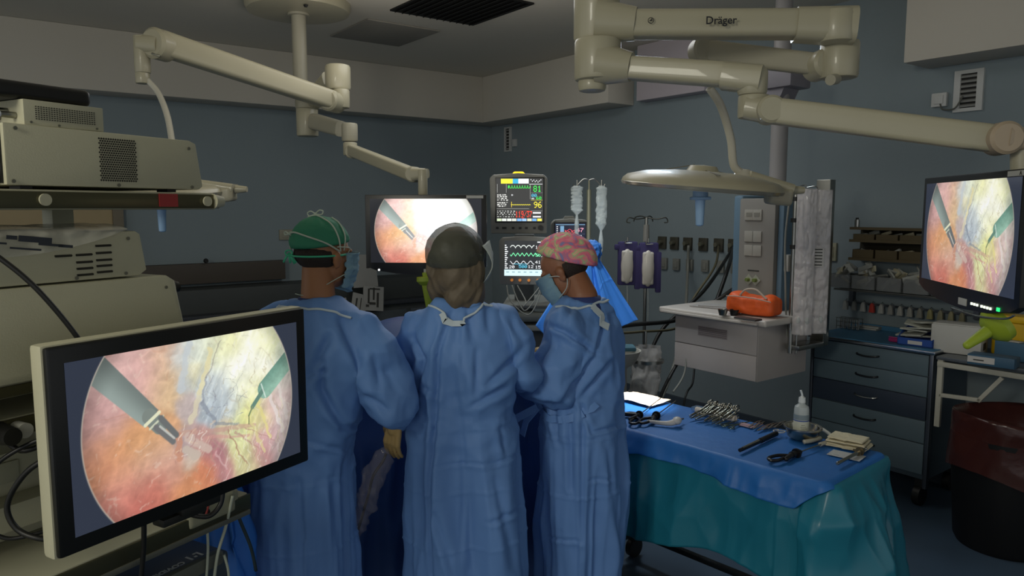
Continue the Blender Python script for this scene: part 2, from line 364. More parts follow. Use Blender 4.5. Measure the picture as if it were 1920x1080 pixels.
# ------------------------------------------------------------------ display pictures
def blend_pts(U, V, pts, asp=16/9):
    num = np.zeros(U.shape+(3,)); den = np.zeros(U.shape)+1e-9
    for (x, y, r, c) in pts:
        q = np.exp(-(((U-x)**2+((V-y)/asp)**2)/(r*r)))
        num += q[..., None]*np.array(c)[None, None]/255.; den += q
    return num/den[..., None]
def seg(U, V, p, q, asp=16/9):
    ax, ay, bx, by = p[0], p[1]/asp, q[0], q[1]/asp; x, y = U, V/asp
    dx, dy = bx-ax, by-ay; L = dx*dx+dy*dy; t = np.clip(((x-ax)*dx+(y-ay)*dy)/L, 0, 1)
    s = ((x-ax)*dy-(y-ay)*dx)/math.sqrt(L)
    return np.hypot(x-ax-t*dx, y-ay-t*dy), t, s
def sst(e0, e1, x): t = np.clip((x-e0)/(e1-e0), 0, 1); return t*t*(3-2*t)
def lay(img, mask, col): c = np.array(col)/255. if not isinstance(col, np.ndarray) else col; m = np.clip(mask, 0, 1)[..., None]; return img*(1-m)+c*m
def endo_image(W=400, H=225, bright=0):
    U, V = np.meshgrid(np.linspace(0, 1, W), np.linspace(0, 1, H))
    wx = U+.05*(fbm(U*7, V*4, s=3)-.5)+.02*(fbm(U*30, V*18, s=5)-.5); wy = V+.09*(fbm(U*7, V*4, s=13)-.5)+.03*(fbm(U*30, V*18, s=15)-.5)
    pk, rd, orr, yl, wt, bl, gr = (226, 165, 155), (205, 92, 72), (226, 140, 78), (232, 222, 130), (250, 252, 228), (178, 192, 200), (196, 208, 176)
    P = [(.22, .05, .10, (222, 168, 160)), (.34, .08, .05, (225, 178, 140)), (.35, .22, .06, (222, 180, 128)), (.28, .16, .06, (222, 160, 150)), (.42, .1, .035, (200, 208, 206)), (.44, .25, .03, (180, 190, 198)),
         (.08, .45, .08, (196, 140, 135)), (.15, .38, .06, (205, 150, 148)), (.10, .62, .08, (222, 130, 78)), (.20, .55, .08, (226, 146, 78)), (.27, .62, .07, (222, 160, 108)), (.17, .75, .09, (222, 145, 118)), (.30, .75, .07, (214, 160, 135)),
         (.22, .92, .07, (196, 84, 70)), (.30, .88, .05, (200, 90, 70)), (.13, .9, .06, (205, 110, 95)), (.42, .92, .06, (218, 130, 78)), (.50, .88, .05, (206, 110, 70)), (.38, .82, .04, (210, 140, 118)),
         (.5, .06, .05, (214, 222, 206)), (.48, .22, .035, (222, 214, 165)), (.44, .42, .03, (190, 170, 165)), (.60, .08, .07, (222, 226, 180)), (.66, .06, .05, (238, 236, 150)), (.56, .3, .05, (190, 202, 205)), (.60, .42, .05, bl), (.55, .5, .04, (168, 182, 192)), (.65, .5, .05, (196, 206, 205)),
         (.74, .2, .10, (255, 255, 242)), (.80, .1, .06, (244, 244, 180)), (.86, .12, .05, (226, 232, 165)), (.70, .35, .06, (240, 244, 205)), (.76, .42, .06, (236, 236, 165)), (.72, .58, .05, (228, 228, 128)), (.66, .68, .05, (214, 220, 150)), (.78, .65, .04, (226, 214, 140)),
         (.82, .8, .05, (206, 150, 150)), (.84, .6, .04, (210, 170, 160)), (.90, .62, .05, (218, 196, 188)), (.92, .4, .05, (214, 204, 190)), (.93, .2, .05, (200, 214, 190)), (.88, .8, .05, (200, 180, 175)), (.96, .55, .05, (190, 160, 155)),
         (.56, .8, .045, (178, 110, 118)), (.60, .9, .04, (182, 116, 116)), (.67, .85, .04, (214, 214, 140)), (.72, .92, .04, (200, 190, 130)), (.78, .9, .04, (190, 130, 125)), (.5, .66, .03, (196, 140, 130)), (.42, .66, .03, (178, 150, 148)), (.45, .78, .03, (190, 178, 160)), (.6, .64, .03, (196, 172, 135))]
    img = blend_pts(wx, wy, P)
    tex = fbm(U*60, V*34, s=21); fib = ridged(U*26+V*9, V*5-U*5, s=31)
    img = img*(1+.12*(tex-.5))[..., None]
    right = sst(.42, .5, U)[..., None]
    img = img*(1-right*(.20*(fib-.45))[..., None]) if False else img*(1+right*(.22*(fib-.4))[..., None])
    lf = 1-sst(.40, .48, U); wr = ridged(wx*22+wy*6, wy*16, s=61, o=3); img = img*(1+lf*.16*(wr-.5))[..., None]
    img = lay(img, sst(.72, .90, ridged(wx*16+5, wy*11+wx*4, s=63, o=3))*.35*lf, (246, 214, 190))
    img = lay(img, sst(.70, .92, ridged(U*44+V*16, V*9-U*8, s=65, o=2))*.35*right[..., 0], (252, 250, 232))
    img = lay(img, sst(.74, .92, ridged(U*30-V*14, V*7+U*6, s=67, o=2))*.30*right[..., 0], (176, 158, 128))
    vein = ridged(wx*14, wy*9, s=41, o=2); img = lay(img, sst(.80, .95, vein)*.16*sst(.4, .5, U), (130, 126, 126))
    vein2 = ridged(wx*9+3, wy*7, s=43, o=2); img = lay(img, sst(.82, .95, vein2)*.16*(1-sst(.38, .44, U)), (170, 90, 60))
    def line(p, q, w0, col, op=1., wig=.0, sh=0):
        nonlocal img
        d, t, s = seg(U+wig*(fbm(U*20, V*20, s=50)-.5), V+wig*(fbm(U*20, V*20, s=51)-.5), p, q)
        img = lay(img, (1-sst(w0*.6, w0, d))*op, col)
    # white glistening ridge and dark crease
    for a, b, w0, c, o in [((.46, .02), (.42, .30), .018, (190, 200, 206), .7), ((.55, .08), (.50, .35), .014, (236, 220, 150), .7), ((.50, .35), (.46, .52), .016, (226, 214, 170), .7),
                          ((.6, .03), (.53, .26), .004, (140, 130, 118), .5), ((.53, .26), (.51, .42), .006, (125, 130, 142), .5), ((.51, .42), (.56, .58), .010, (120, 130, 146), .6), ((.56, .58), (.67, .64), .007, (120, 130, 142), .6),
                          ((.38, .58), (.47, .60), .014, (200, 150, 128), .7), ((.40, .60), (.40, .74), .018, (206, 130, 96), .8), ((.44, .62), (.52, .74), .02, (206, 176, 160), .8), ((.47, .76), (.43, .70), .02, (196, 176, 158), .9),
                          ((.46, .60), (.75, .68), .010, (196, 140, 126), .6), ((.52, .66), (.72, .74), .008, (210, 140, 130), .6), ((.66, .68), (.78, .88), .004, (176, 120, 112), .6), ((.70, .68), (.86, .84), .003, (176, 120, 112), .6), ((.62, .66), (.70, .94), .004, (160, 100, 80), .6),
                          ((.84, .5), (.90, .78), .012, (232, 220, 214), .7), ((.88, .4), (.93, .7), .010, (226, 216, 206), .6), ((.77, .5), (.83, .80), .010, (236, 222, 120), .7), ((.72, .6), (.80, .9), .008, (230, 220, 130), .6),
                          ((.56, .78), (.60, .93), .006, (226, 180, 176), .5)]:
        line(a, b, w0, c, o, .03)
    for k in range(26):
        rs = np.random.RandomState(k); a = (rs.uniform(.53, .68), rs.uniform(.25, .58)); b = (a[0]+rs.uniform(-.05, .05), a[1]+rs.uniform(-.09, .09)); line(a, b, .0014, (120, 124, 138), .45, .05)
    for k in range(26):
        rs = np.random.RandomState(k+99); a = (rs.uniform(.38, .56), rs.uniform(.56, .76)); b = (a[0]+rs.uniform(-.03, .03), a[1]+rs.uniform(-.05, .05)); line(a, b, .0026, [(250, 240, 225), (170, 110, 100), (232, 196, 160)][k % 3], .5, .04)
    for k in range(60):
        rs = np.random.RandomState(k+299); a = (rs.uniform(.6, .95), rs.uniform(.02, .95)); L = rs.uniform(.05, .2); b = (a[0]+L*.3*rs.uniform(-.6, 1), a[1]+L); line(a, b, .0022, [(250, 248, 225), (176, 160, 120), (236, 230, 160)][k % 3], .4, .05)
    # left grasper
    d, t, s = seg(U, V, (.04, -.05), (.295, .44)); wd = .052-.014*t
    img = lay(img, (1-sst(wd*.96, wd, d))*(t < 1), np.stack([.42+.16*sst(-wd, wd, -s)]*3, -1)*np.array([.93, 1.05, 1.0]))
    d, t, s = seg(U, V, (.285, .42), (.325, .50)); img = lay(img, 1-sst(.026, .030, d), (112, 124, 116)); line((.268, .47), (.325, .41), .008, (235, 235, 190), .95); line((.285, .50), (.34, .44), .005, (210, 214, 180), .9)
    line((.31, .50), (.375, .62), .014, (100, 100, 100), 1); line((.33, .45), (.39, .585), .014, (92, 96, 96), 1); line((.325, .50), (.38, .60), .005, (190, 194, 186), .9)
    # right hook
    d, t, s = seg(U, V, (1.06, .12), (.815, .44)); wd = .040+.0*t
    hk = np.stack([.36+.0*U+.16*sst(-wd, wd, s), .56+.16*sst(-wd, wd, s), .48+.14*sst(-wd, wd, s)], -1); hk = hk*(1+.25*(fbm(U*50, V*30, s=77)-.4))[..., None]
    img = lay(img, 1-sst(wd*.95, wd, d), hk); line((.80, .45), (.745, .545), .012, (84, 128, 110), 1); line((.745, .545), (.725, .60), .005, (120, 140, 90), 1); line((.725, .60), (.724, .66), .003, (110, 120, 70), 1)
    line((.795, .40), (.815, .50), .004, (220, 240, 226), .8)
    img = .90*np.clip(img, 0, 1)**.92+.07; g_ = img.mean(-1, keepdims=True); img = g_+(img-g_)*.86
    if bright: img = 1-(1-np.clip(img, 0, 1))**(1+bright*np.exp(-((U-.66)**2+((V-.25)/1.78)**2)/.10))[..., None]
    img = np.clip(img, 0, 1)
    ring = np.hypot(U-.5, (V-.5)/(16/9)); mask = sst(.462, .458, ring)
    img = img*(1-.25*sst(.38, .47, ring))[..., None]
    img = lay(img, 1-mask, (48, 54, 68)) if not bright else lay(img, 1-mask, (24, 26, 32))
    img = lay(img, np.exp(-((ring-.461)/.0025)**2)*.7, (214, 200, 180))
    return img
def screen_mesh(name, img, wd, h, mat, parent, y=0, z0=0, flat=False, x0=0):
    """display surface, its picture computed above; wd x h metres, facing -Y"""
    H, W = img.shape[:2]; me = bpy.data.meshes.new(name); L = np.where(img <= .04045, img/12.92, ((img+.055)/1.055)**2.4)
    if not flat:
        X, Z = np.meshgrid(np.linspace(-wd/2, wd/2, W), np.linspace(h, 0, H)); nx, ny = W-1, H-1; idx = np.arange(W*H).reshape(H, W)
    else:
        X, Z = np.meshgrid(np.linspace(-wd/2, wd/2, W+1), np.linspace(h, 0, H+1)); nx, ny = W, H; idx = np.arange((W+1)*(H+1)).reshape(H+1, W+1)
    co = np.stack([X.ravel()+x0, np.full(X.size, y), Z.ravel()+z0], -1)
    q = np.stack([idx[1:, :-1], idx[1:, 1:], idx[:-1, 1:], idx[:-1, :-1]], -1).reshape(-1, 4)
    me.vertices.add(len(co)); me.vertices.foreach_set('co', co.ravel()); me.loops.add(q.size); me.loops.foreach_set('vertex_index', q.ravel().astype(np.int32))
    me.polygons.add(len(q)); me.polygons.foreach_set('loop_start', np.arange(0, q.size, 4, dtype=np.int32)); me.update(calc_edges=True)
    if not flat:
        a = me.color_attributes.new('Col', 'FLOAT_COLOR', 'POINT'); c = np.concatenate([L.reshape(-1, 3), np.ones((W*H, 1))], 1); a.data.foreach_set('color', c.ravel())
    else:
        a = me.color_attributes.new('Col', 'FLOAT_COLOR', 'CORNER'); c = np.concatenate([np.repeat(L.reshape(-1, 3), 4, 0), np.ones((W*H*4, 1))], 1); a.data.foreach_set('color', c.ravel())
    return mesh_obj(name, me, mat, parent, 0)
F57 = {'0': '0E11131519110E', '1': '040C040404040E', '2': '0E11010204081F', '3': '1F02040201110E', '4': '02060A121F0202', '5': '1F101E0101110E', '6': '0608101E11110E', '7': '1F010204080808', '8': '0E11110E11110E', '9': '0E11110F01020C', '/': '00010204081000', ':': '000C0C000C0C00', '-': '0000001F000000', '.': '00000000000C0C', ' ': '00'*7}
class Cv:
    def __init__(s, W, H, bg): s.a = np.zeros((H, W, 3))+np.array(bg)/255.
    def r(s, x0, y0, x1, y1, c): s.a[max(0, int(y0)):int(y1), max(0, int(x0)):int(x1)] = np.array(c)/255.
    def t(s, x, y, st, c, k=1, kb=None):
        kb = kb or k
        for ch in st:
            g = F57.get(ch, F57['8'])
            for j in range(7):
                b = int(g[2*j:2*j+2], 16)
                for i in range(5):
                    if b >> (4-i) & 1: s.r(x+i*k, y+j*kb, x+i*k+k, y+j*kb+kb, c)
            x += 6*k
    def curve(s, x0, x1, fn, c, th=1):
        py = None
        for x in range(int(x0), int(x1)):
            y = fn(x); a, b = (y, y) if py is None else (min(y, py), max(y, py)); s.r(x, a, x+1, b+th, c); py = y
# ------------------------------------------------------------------ monitors
m_blk = M('bezel_black', '#131412', .35); m_bei = M('device_beige', '#b3b096', .5, var=.03, bump=.05, bscale=300); m_arm = M('arm_cream', '#a29d86', .40, var=.03, coat=.2)
m_scr = Mcol('display_big', 1.0); m_scr2 = Mcol('display_bright', 1.25); m_scr3 = Mcol('display_vitals', 1.3)
m_grn = M('handle_green', '#8da02a', .45); m_steel = M('steel', '#9a9a94', .28, 1.0, bump=.03); m_screw = M('screw_grey', '#77776a', .4, .6)
E1 = endo_image(440, 248); E2 = endo_image(300, 169, bright=2.2)
bx, by = Vector((-.851, 1.315, 0)), Vector((-.526, 1.88, 0)); rz = math.atan2(.565, .325)
big = thing('surgical_monitor', 'large beige framed monitor in the foreground left showing the keyhole surgery picture', 'monitor', ((bx+by)/2)+Vector((0, 0, 1.120)), rz)
WB, HB = .642, .410
m = MB(); m.b2(-WB/2, WB/2, .012, .05, 0, HB, bev=.008); m.b2(-WB/2+.06, WB/2-.06, .05, .085, .04, HB-.04, bev=.02); m.build('housing', m_bei, big)
m = MB(); m.b2(-WB/2+.004, WB/2-.004, 0, .016, .004, HB-.004, bev=.006); m.build('bezel', m_blk, big)
screen_mesh('screen', E1, .574, .338, m_scr, big, y=-.0012, z0=.036)
m = MB(); m.b2(-.05, .05, .01, .05, -.014, .002, bev=.003); m.b2(-.09, .02, .02, .06, -.028, -.01, bev=.004); m.build('cable_cover', M('cover_black', '#1d1d19', .5), big)
m = MB(); m.cone((0, .085, .2), (0, .16, .2), .04); m.box((0, .15, .2), (.12, .02, .12), bev=.005); m.build('mount', m_bei, big)
def monitor(name, label, pos, rz, wd, h, img, mat, dep=.07, curved=True, hand=None):
    t = thing(name, label, 'monitor', pos, rz)
    m = MB(); lip = .045 if curved else .03
    poly = [(-wd/2, h), (-wd/2, .0), (-wd/2+.05, -.02), (-wd/4, -lip*.8), (0, -lip), (wd/4, -lip*.8), (wd/2-.05, -.02), (wd/2, 0), (wd/2, h)]
    m.prism(poly, 0, dep*.4, bev=.004); m.b2(-wd*.36, wd*.36, dep*.4, dep, h*.15, h*.85, bev=.015); m.build('housing', m_blk, t)
    screen_mesh('screen', img, wd-.05, h-.04, mat, t, y=-.001, z0=.02)
    m = MB(); m.b2(-wd*.02, wd*.06, -.0025, .001, -.033, -.012, bev=.001); m.build('label_sticker', M('sticker', '#a9a9a2', .5), t)
    m = MB(); m.b2(wd/2-.10, wd/2-.015, -.0025, .001, h-.018, h-.004); m.build('label_sticker', M('sticker'), t)
    return t
# centre
cen = monitor('surgical_monitor', 'wide black monitor hanging at the centre between the two surgeons\' heads', at(799, 500, 3.72)+Vector((0, 0, 0)), math.radians(-3), .612, .36, E2, m_scr2)
m = MB(); m.cone((-.24, -.003, -.017), (-.24, 0, -.017), .005); m.build('power_light', M('led_white', '#ffffff', emit=2), cen)
def green_handle(par, pos, rz, s=1.0, tilt=0):
    t = bpy.data.objects.new('handle', None); C.objects.link(t); t.parent = par; t.location = toloc(par, pos); t.rotation_euler = (0, 0, rz-par.rotation_euler[2]); t['label'] = 'yellow green sterile handle'
    R = Euler((0, tilt, 0))
    def q(v): return R.to_matrix() @ Vector(v)*s
    m = MB(); m.lathe([(.0, .01), (.05, .01), (.052, -.01), (.035, -.03), (.02, -.035), (0, -.035)], n=24, rot=R)
    m.build('shield', m_grn, t)
    m = MB(); m.cone(q((0, 0, -.03)), q((0, 0, -.15)), .028*s, .017*s, 20); m.ell(q((0, 0, -.15)), (.017*s,)*3); m.cone(q((0, 0, .0)), q((0, 0, .03)), .02*s); m.build('grip', m_grn, t); return t
green_handle(cen, at(800, 522, 3.7), 0, 1.0, -.08)
# right
rr = math.atan2(-.65, -.10)
rx = Vector((1.345, 2.20, 1.56))
rmon = monitor('surgical_monitor', 'black monitor hanging at the right edge of the picture', rx-Vector((0, 0, .035)), rr, .66, .355, E1, Mcol('display_right', .95))
m = MB()
for i in range(7): m.b2(.07+i*.017+(.01 if i > 2 else 0), .078+i*.017+(.01 if i > 2 else 0), -.003, 0, -.024, -.017)
m.build('button_lights', M('led_cream', '#e8f4dc', emit=1.2), rmon)
m = MB(); m.b2(.222, .236, -.003, 0, -.022, -.012); m.build('power_light', M('led_green', '#25d070', emit=1.5), rmon)
text('label_text', 'A', .016, (.298, -.003, .3435), (PI/2, 0, 0), M('ink', '#303028', .6), rmon)
m = MB(); m.tube([(-.05, -.004, -.05), (.12, -.006, -.05), (.27, -.006, -.036), (.32, -.004, -.02)], .003); m.build('chrome_trim', m_steel, rmon)
g = green_handle(rmon, at(1872, 608, 2.05), 0, .68, .95)
# ------------------------------------------------------------------ equipment tower
TR = math.atan2(.88, .48); TO = Vector((-.79, 1.90, 0))
tower = thing('equipment_tower', 'beige endoscopy equipment cart with steel edged shelves at the left edge', 'equipment cart', TO, TR)
m_edge = M('shelf_edge_metal', '#5c5a45', .3, .7); m_side = M('tower_beige', '#a6a48c', .5)
def shelf(x1, y0, zt, th, bumper=True):
    m = MB(); m.b2(-.95, x1, y0, .46, zt-th, zt, bev=.006); s = m.build('shelf', m_side, tower)
    m = MB(); m.b2(-.95, x1+.004, y0-.006, y0+.004, zt-th+.003, zt-.004, bev=.002); m.build('edge_trim', m_edge, s)
    return s
s = shelf(.035, -.01, 1.818, .042)
for x in (-.40, .0): m = MB(); m.cone((x, -.017, 1.797), (x, -.022, 1.797), .0125, n=24); m.build('screw_cover', m_bei, s)
m = MB(); m.cone((.022, -.012, 1.797), (.05, -.012, 1.797), .019, .014); m.build('end_cap', m_bei, s)
m = MB(); m.b2(-.135, -.085, -.0185, -.0155, 1.783, 1.814); m.build('red_reflection', M('reflection_red', '#8e2628', .3), s)  # blurred red reflection on the shelf edge, painted as a flat patch
s2 = shelf(-.02, .02, 1.42, .03); s3 = shelf(-.02, .04, 1.345, .045); s4 = shelf(.09, -.02, 1.0, .05)
m = MB(); m.b2(-.95, .09, -.03, -.018, .94, .955, bev=.004); m.b2(-.95, .02, -.0, .03, .82, .86, bev=.01); m.build('lower_rail', M('rail_grey', '#6e6f64', .4, .3), s4)
m = MB(); m.cone((-.46, .035, 1.32), (-.46, .0, 1.32), .016); m.build('knob', M('knob_white', '#b8b8ae', .4), s3)
m = MB(); m.cone((-.50, .03, 1.322), (-.50, -.03, 1.322), .024, .018); m.build('lock_knob', mbk, s3)
for y in (.40,):
    for x in (-.9, -.12):
        m = MB(); m.b2(x-.03, x+.03, y, y+.05, .1, 1.80, bev=.008); m.build('post', m_side, tower)
m = MB(); m.b2(-.95, .02, -.02, .46, .10, .18, bev=.02); m.build('base', m_side, tower)
for x in (-.88, -.03):
    for y in (.03, .40):
        m = MB(); m.cone((x-.02, y, .05), (x+.02, y, .05), .05); m.b2(x-.012, x+.012, y-.02, y+.02, .06, .11); m.build('caster', mbk, tower)
def screws(par, pts, y=-.002, r=.004):
    for x, z in pts: m = MB(); m.cone((x, y, z), (x, y-.002, z), r, n=10); m.build('screw', m_screw, par)
# light source box (top)
d1 = thing('camera_control_unit', 'large beige device box with a square perforated vent on the top shelf', 'medical device', TO+Vector((0, 0, 1.822)), TR)
m = MB(); m.prism([(-.462, .004), (-.008, .004), (.004, .012), (-.012, .118), (-.03, .125), (-.462, .128)], 0, .40, bev=.004); m.build('casing', m_bei, d1)
m = MB(); hole = []
m2 = M('vent_hole', '#2b2a22', .8)
for i in range(16):
    for j in range(19):
        x = -.265+i*.0056+(.0028 if j % 2 else 0); z = .020+j*.0051
        m.box((x, -.0006, z), (.0034, .0012, .0034), Euler((0, PI/4, 0)))
m.build('perforated_vent', m2, d1)
screws(d1, [(-.45, .012), (-.225, .010), (-.03, .010), (-.035, .105), (-.44, .118)])
m = MB(); m.b2(-.466, -.463, .01, .39, .008, .122); m.build('rear_panel', m_blk, d1)
for (y, z) in ((.03, .09), (.03, .06), (.06, .10), (.07, .04), (.03, .02), (.11, .08), (.12, .03)):
    m = MB(); m.cone((-.466, y, z), (-.50, y, z), .010, .008, 12); m.cone((-.47, y, z), (-.475, y, z), .014, n=6); m.build('connector', m_steel, d1)
for x in (-.42, -.08): m = MB(); m.b2(x-.012, x+.012, .01, .05, -.003, .006); m.build('foot', mbk, d1)
d2 = thing('video_recorder', 'small flat cream device with fine vent holes on top of the large box', 'medical device', TO+Vector((0, 0, 1.95)), TR)
m = MB(); m.b2(-.415, -.245, .01, .34, 0, .052, bev=.002); m.build('casing', m_bei, d2)
m = MB()
for i in range(24):
    for j in range(7): m.b2(-.392+i*.0054, -.3893+i*.0054, .0085, .0105, .013+j*.0042, .0148+j*.0042)
m.build('perforated_vent', m2, d2)
screws(d2, [(-.402, .006), (-.345, .004), (-.262, .005)], y=.0095, r=.0025)
for (y, z) in ((.04, .02), (.07, .03), (.10, .02)):
    m = MB(); m.cone((-.416, y, z), (-.445, y, z), .007, .006, 12); m.build('connector', m_steel, d2)
m = MB(); m.cone((-.445, .10, .02), (-.50, .12, .015), .009); m.build('blue_plug', M('plug_blue', '#2a4a9a', .4), d2)
d3 = thing('keyboard_case', 'black rounded plastic case lying on the very top of the tower', 'case', TO+Vector((0, 0, 2.003)), TR)
m = MB(); m.b2(-.52, -.262, .02, .32, 0, .036, bev=.014, seg=4); m.b2(-.58, -.40, .04, .30, .012, .034, bev=.008); m.build('shell', M('case_black', '#1b1b19', .4), d3)
m = MB(); m.b2(-.50, -.29, .06, .28, .036, .039, bev=.002); m.build('lid_panel', M('case_black2', '#22221f', .6), d3)
# insufflator etc
d4 = thing('insufflator', 'beige device with rows of slanted vent slots under a plastic bag', 'medical device', TO+Vector((0, 0, 1.622)), TR)
m = MB(); m.prism([(-.80, .0), (-.185, .0), (-.165, .012), (-.178, .098), (-.19, .105), (-.80, .105)], .0, .38, bev=.004); m.build('casing', m_bei, d4)
m = MB()
for (x, zz) in ((-.36, (.056,)), (-.315, (.056, .040, .026, .012)), (-.27, (.074, .058, .042, .029, .015))):
    for z in zz: m.box((x, -.0015, z), (.036, .004, .0035), Euler((.5, 0, 0)))
m.build('vent_slot', m2, d4)
screws(d4, [(-.22, .008), (-.335, .006), (-.21, .088)])
d5 = thing('light_source', 'largest beige device box below the slotted one behind the monitor', 'medical device', TO+Vector((0, 0, 1.424)), TR)
m = MB(); m.prism([(-.80, .0), (-.07, .0), (-.072, .03), (-.098, .18), (-.12, .194), (-.80, .194)], -.01, .40, bev=.006); m.build('casing', m_bei, d5)
screws(d5, [(-.125, .165), (-.10, .02)], y=-.012)
m = MB(); m.cone((-.078, .06, .155), (-.05, .06, .155), .018, .018); m.cone((-.05, .06, .155), (-.04, .06, .155), .014); m.build('front_knob', mbk, d5)
m = MB(); m.cone((-.066, .06, .155), (-.058, .06, .155), .0195); m.build('knob_ring', m_steel, d5)
d6 = thing('suction_pump', 'cream device with stepped front low on the tower behind loose cables', 'medical device', TO+Vector((0, 0, 1.0)), TR)
m = MB(); m.b2(-.85, -.1, .24, .39, 0, .21, bev=.008); m.b2(-.85, -.12, .17, .25, .045, .11, bev=.012); m.build('casing', m_bei, d6)
m = MB(); m.b2(-.43, -.36, .232, .242, .14, .19, bev=.003); m.build('panel', m_side, d6)
# plastic bag on insufflator
m_bag = M('plastic_film', '#c8c6b8', .18, alpha=.52, ior=1.3, bump=.6, bscale=25)
def bagf(u, v):
    x = -.78+u*.56; y = -.02+.22*v; z = .112+.014*float(fbm(x*14, y*14, s=4))
    if v < .22: y = -.024+.01*float(vnoise(x*30, v*9)); z = .112-(.22-v)/.22*(.048*max(0, math.sin(min(1, max(0, (1-u)*1.15))*PI*.9))+.004)
    return Vector((x, y, z))
m = MB(); m.grid(70, 26, bagf); bag = m.build('plastic_bag', m_bag, None, 180); bag.location = TO+Vector((0, 0, 1.622)); bag.rotation_euler = (0, 0, TR)
tag(bag, 'crumpled clear printed plastic bag lying over the slotted device', 'plastic bag')
m = MB()
for (x, z, a, b) in ((-.43, .094, .065, .012), (-.475, .10, .02, .008), (-.40, .082, .05, .005), (-.5, .09, .03, .004), (-.45, .076, .06, .004), (-.37, .078, .03, .006)): m.box((x, -.029, z), (a, .001, b), Euler((0, .12, 0)))
m.build('print', M('print_blue', '#2d3138', .5), bag)
# cables near the tower
hose('power_cable', [at(-40, 455, 1.38), at(40, 515, 1.40), at(95, 570, 1.42), at(150, 640, 1.45), at(180, 700, 1.47)], .0052, mbk, 'thick black cable crossing in front of the beige boxes')
hose('power_cable', [at(-10, 800, 1.52), at(40, 845, 1.50), at(110, 818, 1.52)], .006, mbk, 'upper black cable running behind the left monitor edge')
hose('power_cable', [at(-20, 900, 1.46), at(0, 865, 1.46), at(60, 830, 1.48), at(120, 812, 1.50)], .0048, mbk, 'thin black cable arching left of the big monitor')
hose('power_cable', [at(110, 848, 1.47), at(50, 885, 1.46), at(14, 945, 1.46), at(30, 990, 1.46), at(75, 1010, 1.46), at(120, 1008, 1.48)], .0060, mbk, 'black cable forming a wide loop left of the big monitor')
hose('power_cable', [at(-10, 1002, 1.44), at(20, 1010, 1.45), at(70, 1000, 1.47), at(110, 985, 1.5)], .0045, mbk, 'black cable lying flat on the lowest tower shelf')
hose('power_cable', [at(270, 978, 1.62), at(269, 1030, 1.64), at(262, 1120, 1.66)], .0062, mbk, 'black cable hanging straight down under the big monitor')
hose('power_cable', [at(335, 940, 1.72), at(352, 962, 1.72), at(390, 968, 1.74), at(412, 948, 1.76), at(418, 920, 1.77)], .0062, mbk, 'short black cable loop under the monitor\'s lower right')
hose('red_wire', [at(388, 920, 1.80), at(392, 940, 1.80), at(386, 966, 1.79)], .0028, M('wire_red', '#8e2c24', .5), 'thin red wire among the cables under the monitor', 'cable')
hose('power_cable', [at(432, 915, 1.95), at(448, 970, 1.95), at(470, 1025, 1.98), at(480, 1070, 2.0)], .0048, M('cable_teal', '#27353a', .5), 'dark cable running down against the man\'s gown')
hose('fibre_cable', [at(436, 930, 1.9), at(424, 985, 1.9), at(408, 1040, 1.88), at(400, 1100, 1.88)], .0042, M('cable_pale', '#a5ab9a', .5), 'pale cable hanging from the grey connector block', 'cable')
hose('fibre_cable', [at(388, 985, 1.86), at(390, 1030, 1.86), at(386, 1100, 1.86)], .0036, M('cable_pale'), 'thin pale cable hanging left of the connector block', 'cable')
hose('fibre_cable', [at(420, 1040, 1.9), at(428, 1070, 1.9), at(430, 1110, 1.9)], .0036, M('cable_pale'), 'short pale cable end at the bottom edge', 'cable')
t = thing('connector_block', 'grey connector block with rounded end under the monitor corner', 'connector', at(400, 950, 1.88), TR)
m = MB(); m.b2(-.09, .06, -.02, .04, -.03, .035, bev=.014, seg=3); m.b2(.03, .075, -.015, .03, -.045, .03, bev=.014, seg=3); m.build('shell', M('block_grey', '#8d8c74', .45), t)
m = MB(); m.cone((-.05, -.021, .008), (-.05, -.035, .008), .012); m.build('socket', m_blk, t)
t = thing('electrosurgery_unit', 'dark grey device box with upside down white lettering at the bottom edge', 'medical device', at(350, 1040, 2.0)-Vector((0, 0, .13)), TR)
m = MB(); m.b2(-.20, .12, -.03, .25, 0, .10, bev=.012); m.build('casing', M('device_dark', '#3e464c', .4), t)
mw = M('lettering_white', '#b9bdb8', .5)
text('lettering', 'COVIDIEN', .026, (-.055, .02, .1008), (0, 0, PI), mw, t, bold=.0006)
m = MB(); 
for sx in (-1, 1):
    m.b2(.045+sx*.017-.003, .045+sx*.017+.003, .0, .042, .1, .1012); m.b2(.045+sx*.0105-.0065, .045+sx*.0105+.0065, .036 if sx > 0 else .0, .042 if sx > 0 else .006, .1, .1012)
m.b2(.041, .049, .017, .025, .1, .1012); m.build('emblem', mw, t)
